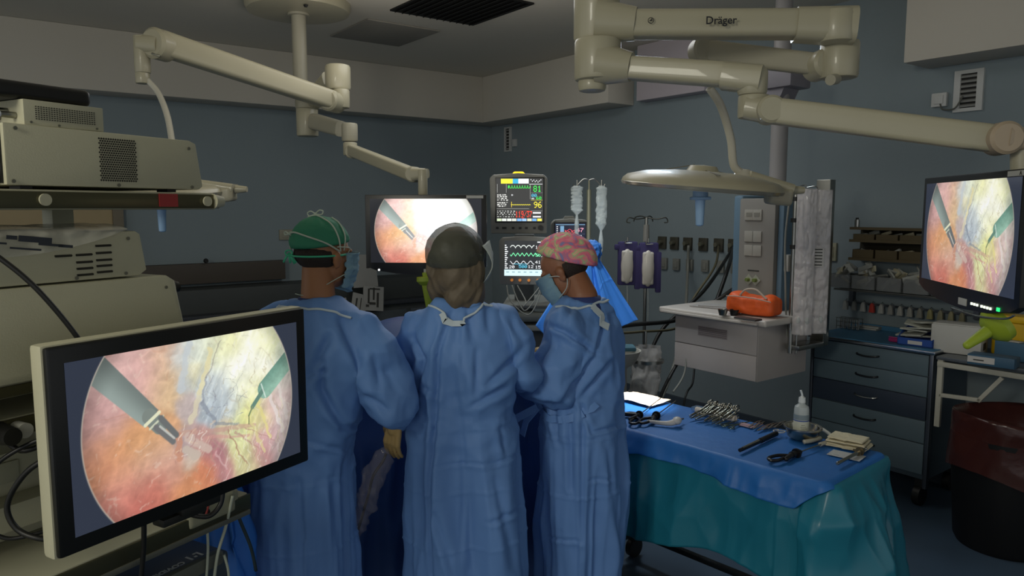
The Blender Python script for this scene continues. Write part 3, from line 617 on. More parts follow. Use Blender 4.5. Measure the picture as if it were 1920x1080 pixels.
# ------------------------------------------------------------------ ceiling pendants and lamps
m_arm2 = M('arm_grey', '#9a9684', .4, var=.03)
def joint(m, p, r, h, bev=.3):
    """upright rounded drum, bottom at p"""
    b = r*bev; m.lathe([(0, 0), (r-b, 0), (r-.3*b, .25*b), (r, b), (r, h-b), (r-.3*b, h-.25*b), (r-b, h), (0, h)], c=p, n=36)
def beam(m, p0, p1, w0, h0, w1=None, h1=None, bev=.35):
    """rounded box beam between two points, upright section"""
    w1 = w1 or w0; h1 = h1 or h0; p0, p1 = Vector(p0), Vector(p1); d = (p1-p0).normalized(); sd = d.cross(Vector((0, 0, 1))).normalized(); up = sd.cross(d); R = []
    for p, w_, h_ in ((p0, w0, h0), (p1, w1, h1)):
        rr = min(w_, h_)*bev; ring = []
        for cx, cz, a0 in ((w_/2-rr, h_/2-rr, 0), (-w_/2+rr, h_/2-rr, PI/2), (-w_/2+rr, -h_/2+rr, PI), (w_/2-rr, -h_/2+rr, 1.5*PI)):
            for k in range(5): a = a0+k*PI/8; ring.append(m.bm.verts.new(p+sd*(cx+rr*math.cos(a))+up*(cz+rr*math.sin(a))))
        R.append(ring)
    n = len(R[0]); fs = [m.bm.faces.new((R[0][i], R[0][(i+1) % n], R[1][(i+1) % n], R[1][i])) for i in range(n)]+[m.bm.faces.new(R[0][::-1]), m.bm.faces.new(R[1])]; m._fin(fs)
def hcyl(m, p, ax, r, ln):
    ax = Vector(ax).normalized(); p = Vector(p); b = r*.18
    m.cone(p-ax*ln/2, p-ax*(ln/2-b), r-b, r, 32); m.cone(p-ax*(ln/2-b), p+ax*(ln/2-b), r, r, 32); m.cone(p+ax*(ln/2-b), p+ax*ln/2, r, r-b, 32)
YV = Vector((0, 1, 0))
# near right pendant
def PP(px, py, Y): return at(px, py, Y)
near = thing('ceiling_arm_system', 'large cream jointed ceiling arm system with black lettering across the upper right', 'pendant arm', at(1122, -40, 2.75), 0)
L = lambda p: toloc(near, p)
hub = at(1122, 100, 2.75)
m = MB(); zt = L(Vector((hub.x, hub.y, ZC))).z
joint(m, L(at(1118, 80, 2.75)), .082, .32, .2); m.cone(L(at(1118, -10, 2.75)), (L(hub).x, L(hub).y, zt), .075); m.cone((L(hub).x, L(hub).y, zt-.06), (L(hub).x, L(hub).y, zt), .16); m.build('hub', m_arm, near)
# upper arm
m = MB(); a0, a1 = at(1150, 46, 2.70), at(1540, 46, 2.62); beam(m, L(a0), L(a1), .10, .092, .10, .095, .22); m.build('upper_arm', m_arm, near)
ua = near.children[-1]
m = MB(); beam(m, L(at(1120, 40, 2.72)), L(at(1192, 45, 2.69)), .15, .15, .115, .11, .4); m.build('arm_root', m_arm, near)
m = MB(); beam(m, L(at(1490, 47, 2.63)), L(at(1600, 50, 2.60)), .115, .11, .13, .125, .3); joint(m, L(at(1568, 82, 2.60)), .065, .11, .3); m.build('elbow_housing', m_arm, near)
p = L(at(1347, 43, 2.62)); text('lettering', 'Dräger', .036, (p.x, p.y-.034, p.z), (PI/2, 0, math.atan2(-.08, 1.0)), M('ink_black', '#14161a', .5), near, bold=.0005)
bt = near.children[-1]
p = L(at(1217, 43, 2.66)); m = MB(); m.lathe([(.0085, 0), (.0105, 0), (.0105, .0015), (.0085, .0015)], c=(p.x, p.y-.034, p.z), rot=Euler((PI/2, 0, 0)), closed=True); m.box((p.x, p.y-.0345, p.z), (.009, .001, .003)); m.box((p.x+.003, p.y-.0345, p.z+.003), (.003, .001, .007)); m.build('brake_symbol', M('ink_black'), near)
# lower drum + lower arm
m = MB(); c0 = L(at(1122, 172, 2.72)); joint(m, L(at(1120, 152, 2.72)), .083, .145, .16); joint(m, L(at(1110, 172, 2.72)), .05, .05, .25); m.build('lower_drum', m_arm, near)
m = MB(); beam(m, L(at(1125, 120, 2.70)), L(at(1184, 126, 2.66)), .15, .15, .10, .10, .45); m.build('lower_arm_root', m_arm, near)
m = MB(); beam(m, L(at(1165, 127, 2.68)), L(at(1385, 142, 2.52)), .09, .078, .09, .08, .22); m.build('lower_arm', m_arm, near)
m = MB(); beam(m, L(at(1356, 143, 2.53)), L(at(1428, 150, 2.48)), .10, .088, .105, .09, .3); joint(m, L(at(1410, 180, 2.49)), .048, .09, .3); m.build('lower_elbow', m_arm, near)
# monitor spring arm
m = MB(); joint(m, L(at(1412, 222, 2.49)), .05, .075, .15); beam(m, L(at(1400, 202, 2.49)), L(at(1440, 207, 2.46)), .09, .075, .09, .085, .35); hcyl(m, L(at(1443, 207, 2.44)), (.15, 1, 0), .044, .095); m.build('shoulder_joint', m_arm, near)
m = MB(); beam(m, L(at(1440, 207, 2.44)), L(at(1880, 262, 2.18)), .075, .082, .07, .078, .2); m.build('spring_arm', m_arm, near)
m = MB(); hcyl(m, L(at(1878, 260, 2.17)), (.15, 1, 0), .047, .085); beam(m, L(at(1880, 258, 2.16)), L(at(1925, 262, 2.16)), .07, .075, .06, .06, .3); m.build('wrist_joint', M('arm_warm', '#a5957e', .4), near)
m = MB(); m.cone(L(at(1915, 268, 2.17)), L(at(1915, 345, 2.17)), .028); m.build('monitor_post', m_arm, near)
# lamp arm (second, runs back to the left behind)
m = MB(); joint(m, L(at(1572, 148, 2.66)), .065, .13, .2); beam(m, L(at(1590, 112, 2.66)), L(at(1535, 118, 2.70)), .10, .12, .08, .09, .4); hcyl(m, L(at(1540, 122, 2.70)), (-.1, 1, 0), .052, .11); m.build('lamp_shoulder', m_arm, near)
m = MB(); m.cone(L(at(1568, 148, 2.62)), L(at(1557, 150, 2.58)), .018, .018); m.build('brake_lever', m_arm2, near)
m = MB(); beam(m, L(at(1540, 122, 2.70)), L(at(1325, 96, 3.0)), .075, .075, .075, .085, .22); m.build('lamp_spring_arm', m_arm2, near)
m = MB(); hcyl(m, L(at(1320, 94, 3.0)), (-.1, 1, 0), .055, .09); joint(m, L(at(1323, 160, 3.02)), .032, .14, .2); m.build('lamp_wrist', m_arm2, near)
def lamp(label, hub, top, r, tiltx, tilty, yoke, hand_mat, rz=0, side=1, glass=None, hook=True):
    """shadowless lamp: head disc centred at hub, curved stem from top to its yoke"""
    t = thing('surgical_lamp', label, 'surgical lamp', hub, 0)
    R = Euler((tiltx, tilty, rz)); RM = R.to_matrix()
    m = MB(); m.lathe([(0, .055), (r*.35, .053), (r*.7, .042), (r*.93, .022), (r*.985, .006), (r, -.008), (r*.985, -.02), (r*.9, -.026)], n=64, rot=R); m.lathe([(0, .05), (.07, .05), (.055, .075), (0, .08)], n=32, rot=R); m.build('lamp_housing', m_arm, t)
    m = MB(); m.lathe([(r*.985, -.004), (r*1.005, -.010), (r*.99, -.022), (r*.96, -.02)], n=64, rot=R, closed=True); m.build('rim', M('rim_steel', '#b5b3a6', .25, .7), t)
    m = MB(); m.lathe([(0, -.030), (r*.94, -.026), (r*.94, -.018), (0, -.02)], n=64, rot=R); m.build('lens', M('lamp_lens', '#8d8f88', .2, .1), t)
    m = MB()
    for k in range(3): m.box(RM @ Vector((math.cos(k*2.09+.5)*r*.5, math.sin(k*2.09+.5)*r*.5, .049)), (r*.8, .006, .003), Euler((tiltx, tilty+.05, rz+k*2.09+.5)))
    m.build('seam', M('seam_brown', '#5d5847', .5), t)
    yk = RM @ Vector((side*(r+.01), 0, .0))
    m = MB(); beam(m, RM @ Vector((side*(r*.55), 0, .05)), yk+Vector((side*.03, 0, .0)), .12, .035, .10, .05, .4); m.box(yk+Vector((side*-.02, -.01, -.025)), (.10, .09, .075), R, bev=.02, seg=3); m.cone(yk+Vector((side*.03, 0, .0)), yk+Vector((side*.09, 0, .0)), .022, .014); m.build('yoke', m_arm, t)
    m = MB(); st = toloc(t, top); e = RM @ Vector((side*r*.52, 0, .055))
    if yoke is None: mids = [st, st+Vector((.09, 0, -.10)), st+Vector((.165, 0, -.30)), e+Vector((.005, 0, .25)), e]
    else: mids = [st]+[toloc(t, q) for q in yoke]+[e]
    m.tube(mids, .0165, 12, 8); m.lathe([(0, 0), (.05, 0), (.03, .02), (.018, .03), (0, .03)], c=e-Vector((0, 0, .01)), rot=R); m.build('stem', M('stem_pale', '#b7b4a6', .3), t)
    m = MB(); z = Vector((0, 0, -1)); c = RM @ Vector((-.0, -.0, -.03))
    m.cone(c, c+z*.03, .032); m.build('handle_socket', hand_mat, t)
    m = MB(); m.cone(c+z*.025, c+z*.14, .022, .017, 20); m.ell(c+z*.14, (.017, .017, .008)); m.box(c+z*.03, (.075, .075, .014), bev=.005); m.build('sterile_handle', hand_mat, t)
    return t
mhd = M('handle_blue', '#8fb4d6', .35, coat=.3)
lamp('round cream surgical lamp head hanging at the right above the drawer unit', at(1315, 345, 3.15), at(1330, 165, 3.02), .335, .06, .075, [at(1352, 200, 3.05), at(1370, 260, 3.1), at(1376, 310, 3.13)], mhd)
# far left pendant
far = thing('ceiling_arm_system', 'cream ceiling mounted lamp and monitor arm with round ceiling plate, upper left', 'pendant arm', (-1.493, 5.35, ZC), 0)
L = lambda p: toloc(far, p)
m = MB(); m.lathe([(0, -.07), (.30, -.07), (.345, -.06), (.36, -.03), (.36, 0), (0, 0)], n=48); m.build('ceiling_plate', m_arm, far)
m = MB(); m.cone((0, 0, -.07), (0, 0, -.085), .075); m.cone((0, 0, -.08), (0, 0, L(at(571, 175, 5.35)).z), .05); m.build('column', m_arm2, far)
m = MB(); m.cone((.12, -.25, -.075), (.12, -.25, -.09), .018, .01, 4); m.build('column_lock', mbk, far)
m = MB(); joint(m, L(at(577, 205, 5.32)), .085, .12, .15); joint(m, L(at(577, 256, 5.32)), .075, .20, .15); m.build('column_drum', m_arm, far)
m = MB(); beam(m, L(at(585, 190, 5.3)), L(at(620, 150, 5.1)), .11, .12, .12, .12, .35); joint(m, L(at(634, 170, 4.95)), .082, .165, .25); m.build('upper_elbow', m_arm, far)
m = MB(); hcyl(m, L(at(624, 190, 4.85)), (.3, 1, 0), .068, .14); joint(m, L(at(640, 203, 4.9)), .055, .12, .2); m.build('lamp_shoulder', m_arm, far)
m = MB(); beam(m, L(at(622, 188, 4.83)), L(at(300, 80, 4.25)), .11, .115, .12, .135, .2); m.build('lamp_spring_arm', m_arm, far)
m = MB(); hcyl(m, L(at(300, 84, 4.24)), (.3, 1, 0), .085, .13); beam(m, L(at(300, 86, 4.22)), L(at(262, 82, 4.22)), .12, .11, .10, .09, .4); joint(m, L(at(268, 137, 4.22)), .042, .20, .12); joint(m, L(at(268, 157, 4.22)), .038, .06, .12); m.build('lamp_wrist', m_arm, far)
m = MB(); m.box(L(at(293, 103, 4.18)), (.05, .02, .012), Euler((0, .3, 0)), bev=.004); m.build('brake_screw', M('screw_grey'), far)
m = MB(); beam(m, L(at(590, 228, 5.25)), L(at(640, 242, 5.0)), .10, .11, .09, .10, .3); joint(m, L(at(656, 266, 4.9)), .052, .12, .25); m.build('lower_arm', m_arm2, far)
m = MB(); joint(m, L(at(657, 292, 4.85)), .045, .085, .2); hcyl(m, L(at(662, 285, 4.82)), (.3, 1, 0), .042, .08); m.build('monitor_shoulder', m_arm, far)
m = MB(); beam(m, L(at(660, 282, 4.8)), L(at(780, 330, 3.9)), .06, .072, .06, .068, .2); m.build('monitor_spring_arm', m_arm, far)
m = MB(); hcyl(m, L(at(776, 327, 3.88)), (.3, 1, 0), .04, .07); beam(m, L(at(776, 327, 3.86)), L(at(800, 325, 3.82)), .06, .07, .05, .05, .35); joint(m, L(at(793, 366, 3.80)), .024, .13, .1); m.build('monitor_wrist', m_arm, far)
m = MB(); m.cone(L(at(793, 366, 3.80)), L(at(793, 400, 3.80)), .024); m.build('monitor_post', m_arm, far)
lamp('round surgical lamp mostly hidden behind the tower at the left, blue handle below', at(300, 368, 3.70), at(276, 150, 4.22), .335, .06, -.10, [at(297, 175, 4.20), at(313, 215, 4.12), at(322, 262, 4.0), at(328, 310, 3.82)], mhd, side=1)
# blue handle is seen below shelf; ceiling supply column
sup = thing('supply_column', 'grey ceiling supply column with square sockets and gas valves above the drawers', 'supply column', room(4.12, -3.0, 1.05), RR)
T_ = lambda px, py, Y: toloc(sup, at(px, py, Y))
m_sup = M('column_grey', '#7d7a74', .5); m_sb = M('column_blue', '#5b7486', .5)
cx = T_(1436, 480, 4.72).x; z0 = T_(1436, 600, 4.72).z; z1 = T_(1436, 372, 4.72).z; yf = -.10
m = MB(); m.b2(cx-.13, cx+.13, yf, yf+.30, z0, z1, bev=.012); m.build('front_box', m_sup, sup)
m = MB(); m.b2(cx-.20, cx-.13, yf+.03, yf+.30, z0, z1+.02, bev=.02); m.b2(cx+.13, cx+.17, yf+.03, yf+.30, z0-.1, z1, bev=.015); m.build('side_profile', m_sb, sup)
zc = ZC-sup.location.z
m = MB(); m.cone((cx+.03, yf+.16, z1), (cx+.03, yf+.16, zc), .052); m.build('ceiling_tube', M('tube_grey', '#8d8a88', .45), sup)
zz = T_(1455, 160, 4.9).z
m = MB(); m.b2(cx-.03, cx+.16, yf+.06, yf+.28, zz-.055, zz+.075, bev=.015); m.prism([(cx-.03, zz-.05), (cx+.10, zz-.05), (cx+.06, zz-.13), (cx-.02, zz-.13)], yf+.09, yf+.25); m.build('tube_head', M('tube_head_grey', '#77747a', .5), sup)
m = MB(); m.cone((cx+.03, yf+.16, zc-.05), (cx+.03, yf+.16, zc), .14); m.build('ceiling_plate', M('tube_grey'), sup)
ms2 = M('socket_cream', '#96938a', .5)
for py in (403, 443, 469):
    for px in (1413, 1441):
        c = T_(px, py, 4.72); m = MB(); m.b2(c.x-.034, c.x+.034, yf-.008, yf+.001, c.z-.034, c.z+.034, bev=.003); o = m.build('socket', ms2, sup)
        if py == 403: m = MB(); m.b2(c.x-.02, c.x+.02, yf-.010, yf-.007, c.z-.01, c.z+.015); m.build('socket_insert', M('socket_insert', '#7a776e', .5), o)
for px in (1415, 1441):
    c = T_(px, 523, 4.72); m = MB(); m.box((c.x, yf-.006, c.z), (.05, .012, .05), Euler((0, PI/4, 0)), bev=.003); o = m.build('gas_valve', M('valve_plate', '#a5a596', .35, .4), sup)
    m = MB(); m.cone((c.x, yf-.01, c.z), (c.x, yf-.035, c.z), .014, .011); m.build('valve_nipple', M('valve_green', '#7c8c4e', .3, .5), o)
m = MB()
for px in (1416, 1427, 1442): c = T_(px, 506, 4.72); m.b2(c.x-.014, c.x+.014, yf-.002, yf+.001, c.z-.004, c.z+.004)
m.build('valve_labels', M('print_dark'), sup)
# drawer unit under the column
du = thing('drawer_unit', 'white hanging drawer unit with two drawers below the supply column', 'drawer unit', Vector((1.429, 4.253, .76)), RR)
m = MB(); m.b2(-.62, -.0, .012, .52, 0, .34, bev=.006); m.build('carcass', M('unit_white', '#aca5a0', .5), du)
for z0_, z1_ in ((.005, .155), (.160, .335)):
    m = MB(); m.b2(-.617, -.003, 0, .014, z0_, z1_, bev=.004); m.build('drawer_front', M('unit_front', '#aea7a3', .45), du)
m = MB(); m.b2(-.43, -.21, -.0015, .0, .225, .285); m.build('paper_label', M('label_pinkgrey', '#8f8583', .7), du.children[-1])
m = MB()
for i in range(5): m.b2(-.425, -.215, -.0022, -.001, .232+i*.011, .236+i*.011)
m.build('label_lines', M('label_lines', '#6e6664', .7), du.children[-2] if False else du)
m = MB(); m.b2(-.70, .10, -.07, .58, .345, .385, bev=.014, seg=3); m.build('tray_top', M('tray_white', '#bcb6ae', .4), du)
m = MB(); m.b2(-.66, .06, -.10, -.085, .355, .37, bev=.005); m.build('front_rail', M('tray_white'), du)
# ------------------------------------------------------------------ people
m_gown = M('gown_blue', '#5f87c0', .62, var=.05, scale=5, bump=.06, bscale=60, sheen=.2)
m_skin = M('skin_tan', '#9a6a48', .5, var=.05, bump=.05, bscale=150); m_skin2 = M('skin_brown', '#8a5c42', .5, var=.05)
m_bind = M('binding_white', '#b9c6cc', .6); m_glove = M('glove_brown', '#a48a58', .4, bump=.1, bscale=60)
m_scrub = M('scrub_navy', '#2b3a6e', .75); m_mask = M('mask_blue', '#7494a2', .7, bump=.2, bscale=50); m_maskw = M('mask_white', '#aab2ac', .7, bump=.3, bscale=40)
m_shoe = M('clog_white', '#9aa0a0', .5)
def head_mb(m, HM):
    """skull, brow, cheeks, nose, lips, chin and ears about the head centre; +Y is the face"""
    def E(c, r): 
        m.ell(HM @ Vector(c), r, HM.to_3x3().to_euler())
    E((0, -.015, .030), (.074, .095, .083)); E((0, .022, -.035), (.060, .068, .078)); E((0, .045, -.088), (.034, .034, .026)); E((0, .030, -.075), (.050, .045, .030))
    E((0, .085, -.022), (.0115, .018, .026)); E((0, .098, -.036), (.015, .014, .011)); E((0, .072, .020), (.055, .018, .012)); E((0, .082, -.064), (.022, .010, .0075)); E((0, .080, -.073), (.019, .010, .007))
    for s in (-1, 1):
        E((s*.036, .066, -.022), (.020, .018, .018)); E((s*.077, -.004, -.015), (.007, .019, .032)); E((s*.083, -.010, -.004), (.006, .016, .018))
def hand_mb(m, wrist, d, side, up, rad=1.0, curl=.5, spread=.02):
    """palm with five separate fingers curling towards -up; thumb leaves the palm's side"""
    d = Vector(d).normalized(); up = Vector(up); up = (up-d*up.dot(d)).normalized(); sd = d.cross(up)*side; W = Vector(wrist)
    P = lambda a, b, c: W+d*a+sd*b+up*c
    k = rad
    for b in (-.026, -.009, .009, .026): m.cap(P(.012, b*.7, 0), P(.082, b, .003), .0125*k, .0115*k, 10)
    m.cap(P(-.02, 0, 0), P(.03, 0, 0), .025*k, .024*k, 14)
    for i, (b, ln) in enumerate(((-.029, .068), (-.010, .080), (.010, .074), (.029, .058))):
        p = P(.085, b, .003); ang = .25; rr_ = (.0088, .0090, .0088, .0078)[i]*k
        for j, f in enumerate((.45, .30, .25)):
            ang += curl*(.8, 1.1, .8)[j]; dd = d*math.cos(ang)-up*math.sin(ang)+sd*(b*1.2)
            q = p+dd.normalized()*ln*f; m.cap(p, q, rr_, rr_*.93, 10); p = q; rr_ *= .93
    p = P(.02, -.026, -.004); q = P(.048, -.052, -.018); m.cap(p, q, .0125*k, .0105*k, 10); r_ = q+(d*.026-sd*.004-up*.016); m.cap(q, r_, .0105*k, .009*k, 10); s_ = r_+(d*.016+sd*.010-up*.014); m.cap(r_, s_, .009*k, .0082*k, 10)
def fold_disp(seed, amp=1.0, waist=1.05, flap=None, creases=(), lines=(), frame=None):
    def f(co, no):
        x, y, z = co.T; th = np.arctan2(x, y); r = np.hypot(x, y)
        low = np.clip((waist+.05-z)/.5, 0, 1); d = np.zeros(len(co))
        # hanging pleats below the waist
        d += amp*low*(.034*(ridged(th*2.0+seed, z*.8, s=seed, o=2)-.45)+.010*np.sin(th*6+seed+3*vnoise(th*2, z*2.2, s=seed+3)))
        # crumpled non-woven facets: slanting on the back, short and crossing on the sleeves
        a = x*.9+z*.5; b = -x*.5+z*.9; wv = .5*fbm(x*5, y*5, z*5, s=seed+40, o=2)
        up_ = np.clip((z-waist+.20)/.25, 0, 1)
        d += amp*up_*.046*(vor(a*7.5+wv, y*4+wv, b*3.2, seed+11)-.5)
        d += amp*(1-up_)*.040*(vor(x*7+wv*.5, y*5+wv*.5, z*1.0, seed+17)-.5)
        sl = np.clip((np.abs(x)-.15)/.05, 0, 1)*np.clip((z-.85)/.1, 0, 1)
        d += amp*sl*.040*(vor(x*7+z*4, y*5+wv, z*9-x*4, seed+21)-.5)
        d += amp*.014*(vor(x*14+wv*2, y*14, z*(5+3*up_)+wv*2, seed+33)-.5)
        # flat pressed creases of an unfolded gown
        for (kind, v, w_) in creases:
            q = {'z': z-(v+.012*np.sin(x*7)), 'x': x-v-.02*(1.2-z)}[kind]; d += .0035*np.exp(-(q/.004)**2)*(z < waist+.15)
        if lines:
            loc, rz = frame; c_, s_ = math.cos(rz), math.sin(rz); wx, wy = loc.x+c_*x-s_*y, loc.y+s_*x+c_*y; ny = s_*no[:, 0]+c_*no[:, 1]
            face = np.clip(-ny*3+.3, 0, 1)
            for L_ in lines:
                pts, wd, dp = L_[:-2], L_[-2], L_[-1]
                pp = [at(px, py, loc.y-.15) for px, py in zip(pts[::2], pts[1::2])]
                bd = np.full(len(x), 9.); bs = np.zeros(len(x)); bt = np.zeros(len(x)); n_ = len(pp)-1
                # every pressed line lies on the cloth in front of the body's own plane
                X = wx*(loc.y-.15)/wy; Zz = CH+(z-CH)*(loc.y-.15)/wy
                for i_, (p, q) in enumerate(zip(pp, pp[1:])):
                    dx, dz = q.x-p.x, q.z-p.z; ln = math.hypot(dx, dz); t_ = np.clip(((X-p.x)*dx+(Zz-p.z)*dz)/ln**2, 0, 1); dd = np.hypot(X-p.x-t_*dx, Zz-p.z-t_*dz); sg = ((X-p.x)*dz-(Zz-p.z)*dx)/ln
                    u_ = dd < bd; bd = np.where(u_, dd, bd); bs = np.where(u_, sg, bs); bt = np.where(u_, (i_+t_)/n_, bt)
                sgd = np.where(bs < 0, -bd, bd); env = np.sqrt(np.clip(4*bt*(1-bt)+.15, 0, 1))
                d += face*env*dp*(-np.exp(-(sgd/wd)**2)+.75*np.exp(-((sgd-1.9*wd)/(1.3*wd))**2)+.35*np.exp(-((sgd+2.2*wd)/(1.8*wd))**2))
        if flap:
            x0, x1 = flap
            e = x-(x0+(x1-x0)*np.clip((1.45-z)/1.1, 0, 1)+.010*np.sin(z*9)); back = (y < 0)
            d += np.where(back, .013/(1+np.exp(-e/.0022)), 0)*(z < 1.44)
        return co+no*d[:, None]
    return f
def person(name, label, loc, rz, J, seed, skin, flap=None, creases=(), zmin=.32):
    """body: one continuous surface; gown, collar, cap, mask, hair are its children. J = joints in the person's frame"""
    hc, hr = Vector(J['head']), Euler(J['hrot']); HM = Matrix.Translation(hc) @ hr.to_matrix().to_4x4()
    m = MB(); head_mb(m, HM)
    nb = Vector(J['neck']); m.cap(HM @ Vector((0, -.025, -.05)), nb, .052, .058)
    sh = J['sh']; el = J['el']; wr = J['wr']; hp = Vector(J['hip'])
    m.ell((nb.x, nb.y+.01, nb.z-.20), (.125, .08, .15)); m.cap((nb.x, nb.y, nb.z-.2), hp, .105, .115); m.ell(hp, (.125, .095, .12))
    for s in (0, 1):
        S, E_, W_ = Vector(sh[s]), Vector(el[s]), Vector(wr[s])
        m.cap((nb.x, nb.y, nb.z-.09), S-Vector((0, 0, .03)), .034, .036); m.cap(S-Vector((0, 0, .03)), E_, .040, .036); m.cap(E_, W_, .038, .024)
        sd = -1 if s == 0 else 1
        hand_mb(m, W_, J['hd'][s], sd, J['hu'][s], .86, J.get('curl', (.5, .5))[s])
        k = hp+Vector((sd*.068, .0, -.02)); kn = Vector((hp.x+sd*.068, hp.y+.02, .50)); an = Vector((hp.x+sd*.075, hp.y-.01, .09))
        m.cap(k, kn, .070, .050); m.cap(kn, an, .050, .034); m.ell((an.x, an.y+.06, .045), (.042, .115, .035)); m.ell((an.x, an.y-.02, .055), (.036, .045, .05))
    me = remesh(m, .0062, 3, None, name); b = mesh_obj(name, me, skin, None, 180); b.location = loc; b.rotation_euler = (0, 0, rz); tag(b, label, 'person', 'surgical team')
    # gown
    m = MB(); T = J['torso']
    n = 48; rings = []
    for (z, cx_, cy_, rx_, ry_) in T:
        rings.append([m.bm.verts.new((cx_+rx_*np.sign(math.cos(2*PI*i/n))*abs(math.cos(2*PI*i/n))**.85, cy_+ry_*np.sign(math.sin(2*PI*i/n))*abs(math.sin(2*PI*i/n))**.85, z)) for i in range(n)])
    for A, B in zip(rings, rings[1:]):
        for i in range(n): m.bm.faces.new((A[i], A[(i+1) % n], B[(i+1) % n], B[i]))
    m.bm.faces.new(rings[0][::-1]); m.bm.faces.new(rings[-1])
    ar = J.get('ar', (.078, .080, .070, .050))
    for s in (0, 1):
        S, E_, W_ = Vector(sh[s]), Vector(el[s]), Vector(wr[s]); 
        m.cap((nb.x+(S.x-nb.x)*.25, S.y, S.z+.025), S, .05, ar[0]*.88); m.cap(S, S.lerp(E_, .5)+Vector((0, 0, .0)), ar[0], ar[1]); m.cap(S.lerp(E_, .5), E_, ar[1], ar[2]); Q = E_.lerp(W_, .55); m.cap(E_, Q-Vector((0, 0, .012)), ar[2], ar[2]*.88); m.cap(Q-Vector((0, 0, .012)), E_.lerp(W_, .86), ar[2]*.88, ar[3]*.9)
    me = remesh(m, .0078, 6, fold_disp(seed, J.get('amp', 1.0), J['waist'], flap, creases, J.get('lines', ()), (Vector(loc), rz)), 'gown')
    g = mesh_obj('gown', me, m_gown, b, 180)
    for s in (0, 1):
        m = MB(); hand_mb(m, wr[s], J['hd'][s], -1 if s == 0 else 1, J['hu'][s], 1.04, J.get('curl', (.5, .5))[s])
        E_, W_ = Vector(el[s]), Vector(wr[s]); m.cap(W_.lerp(E_, .22), W_, .040, .030, 14)
        me = remesh(m, .0042, 2, None, 'glove'); mesh_obj('glove', me, m_glove, b, 180)
    m = MB(); m.cone((nb.x, nb.y-.004, nb.z-.05), (nb.x, nb.y-.002, nb.z+.004), .086, .064, 32); m.build('scrub_collar', m_scrub, b, 180)
    return b, HM
def capshell(m, HM, c, r, cut, tilt=0, n=48, k=24, puff=0, seed=0, rot=None):
    """cloth cap: ellipsoid above a tilted cutting plane, gathered rim"""
    c = Vector(c); R = (rot.to_matrix() if rot is not None else Matrix.Identity(3))
    def f(u, v):
        a = 2*PI*u; ph = v*(PI/2+cut+tilt*math.cos(a)); 
        g = 1+puff*(float(ridged(a*2.5+9, ph*2.2, s=seed, o=2))-.5)+puff*.35*math.sin(a*17)*max(0, (v-.6)/.4)**2
        if v > .96: g *= .97
        p = Vector((r[0]*math.sin(ph)*math.sin(a)*g, r[1]*math.sin(ph)*math.cos(a)*g, r[2]*math.cos(ph)*g))
        return HM @ (c+R @ p)
    m.grid(n, k, f, closed_u=True)
# --- man with the green cap, left
pa = Vector((-.655, 2.50, 0)); rza = math.radians(-14)
JA = dict(head=(.005, .035, 1.622), hrot=(-.10, .03, math.radians(-26)), neck=(0, -.01, 1.475), sh=[(-.165, .0, 1.385), (.155, 0, 1.38)], el=[(-.29, .02, 1.13), (.255, .02, 1.125)], wr=[(-.16, .27, 1.08), (.13, .27, 1.07)],
          hd=[(.3, .9, -.1), (-.2, .9, -.1)], hu=[(0, .1, 1), (0, .1, 1)], hip=(-.075, 0, .95), waist=1.02, lines=[(617, 632, 585, 704, .012, .016), (607, 680, 602, 728, 641, 800, .012, .02), (689, 738, 727, 772, .010, .012), (585, 704, 612, 695, .008, .01), (640, 600, 675, 690, .014, .012), (578, 830, 655, 844, .007, .006), (626, 900, 632, 1080, .014, .012), (700, 660, 712, 740, .010, .009), (560, 560, 540, 600, .012, .008), (650, 800, 700, 790, .009, .01), (560, 870, 570, 1080, .018, .012)], ar=(.070, .086, .084, .052),
          torso=[(.30, -.095, 0, .185, .17), (.60, -.092, 0, .182, .165), (.90, -.078, 0, .172, .155), (1.08, -.045, 0, .172, .15), (1.28, 0, 0, .19, .14), (1.38, 0, 0, .175, .12), (1.44, 0, -.005, .12, .095), (1.475, 0, -.01, .075, .07)])
A, HMA = person('person', 'person in blue gown and green tied cap standing left, back turned, head to the right', pa, rza, JA, 5, m_skin, None, [('z', .86, 0), ('z', .62, 0)])
m_capg = M('cap_green', '#2f7a5c', .75, var=.08, bump=.3, bscale=30)
m = MB(); capshell(m, HMA, (0, -.022, .036), (.086, .108, .093), .02, -.26, puff=.05, seed=2); m.build('surgical_cap', m_capg, A, 180, solid=.0015)
m_tie = M('tie_white', '#a9b4a4', .7); m_tieg = M('tie_green', '#3fae84', .6)
def hs(a, el_, r=(.0895, .1115, .0965), c=(0, -.022, .036)):
    """point on the cap: a = azimuth from the face, el_ = elevation"""
    a, el_ = math.radians(a), math.radians(el_); return HMA @ Vector((c[0]+r[0]*math.cos(el_)*math.sin(a), c[1]+r[1]*math.cos(el_)*math.cos(a), c[2]+r[2]*math.sin(el_)))
cap = A.children[-1]
def tie(pts, w_, mat, nm): m = MB(); m.tube(pts, w_, 6, 6); return m.build(nm, mat, cap, 180)
tie([hs(78, -12), hs(85, 15), hs(95, 45), hs(140, 72), hs(200, 74), hs(230, 62)], .0028, m_tie, 'mask_tie')
tie([hs(70, -10), hs(66, 20), hs(60, 50), hs(40, 72)], .0026, m_tie, 'mask_tie')
tie([hs(80, -12), hs(110, 2), hs(145, 12), hs(180, 18), hs(215, 12)], .0032, m_tie, 'mask_tie')
tie([hs(215, 12), hs(228, -8), hs(222, -30)], .0024, m_tie, 'mask_tie')
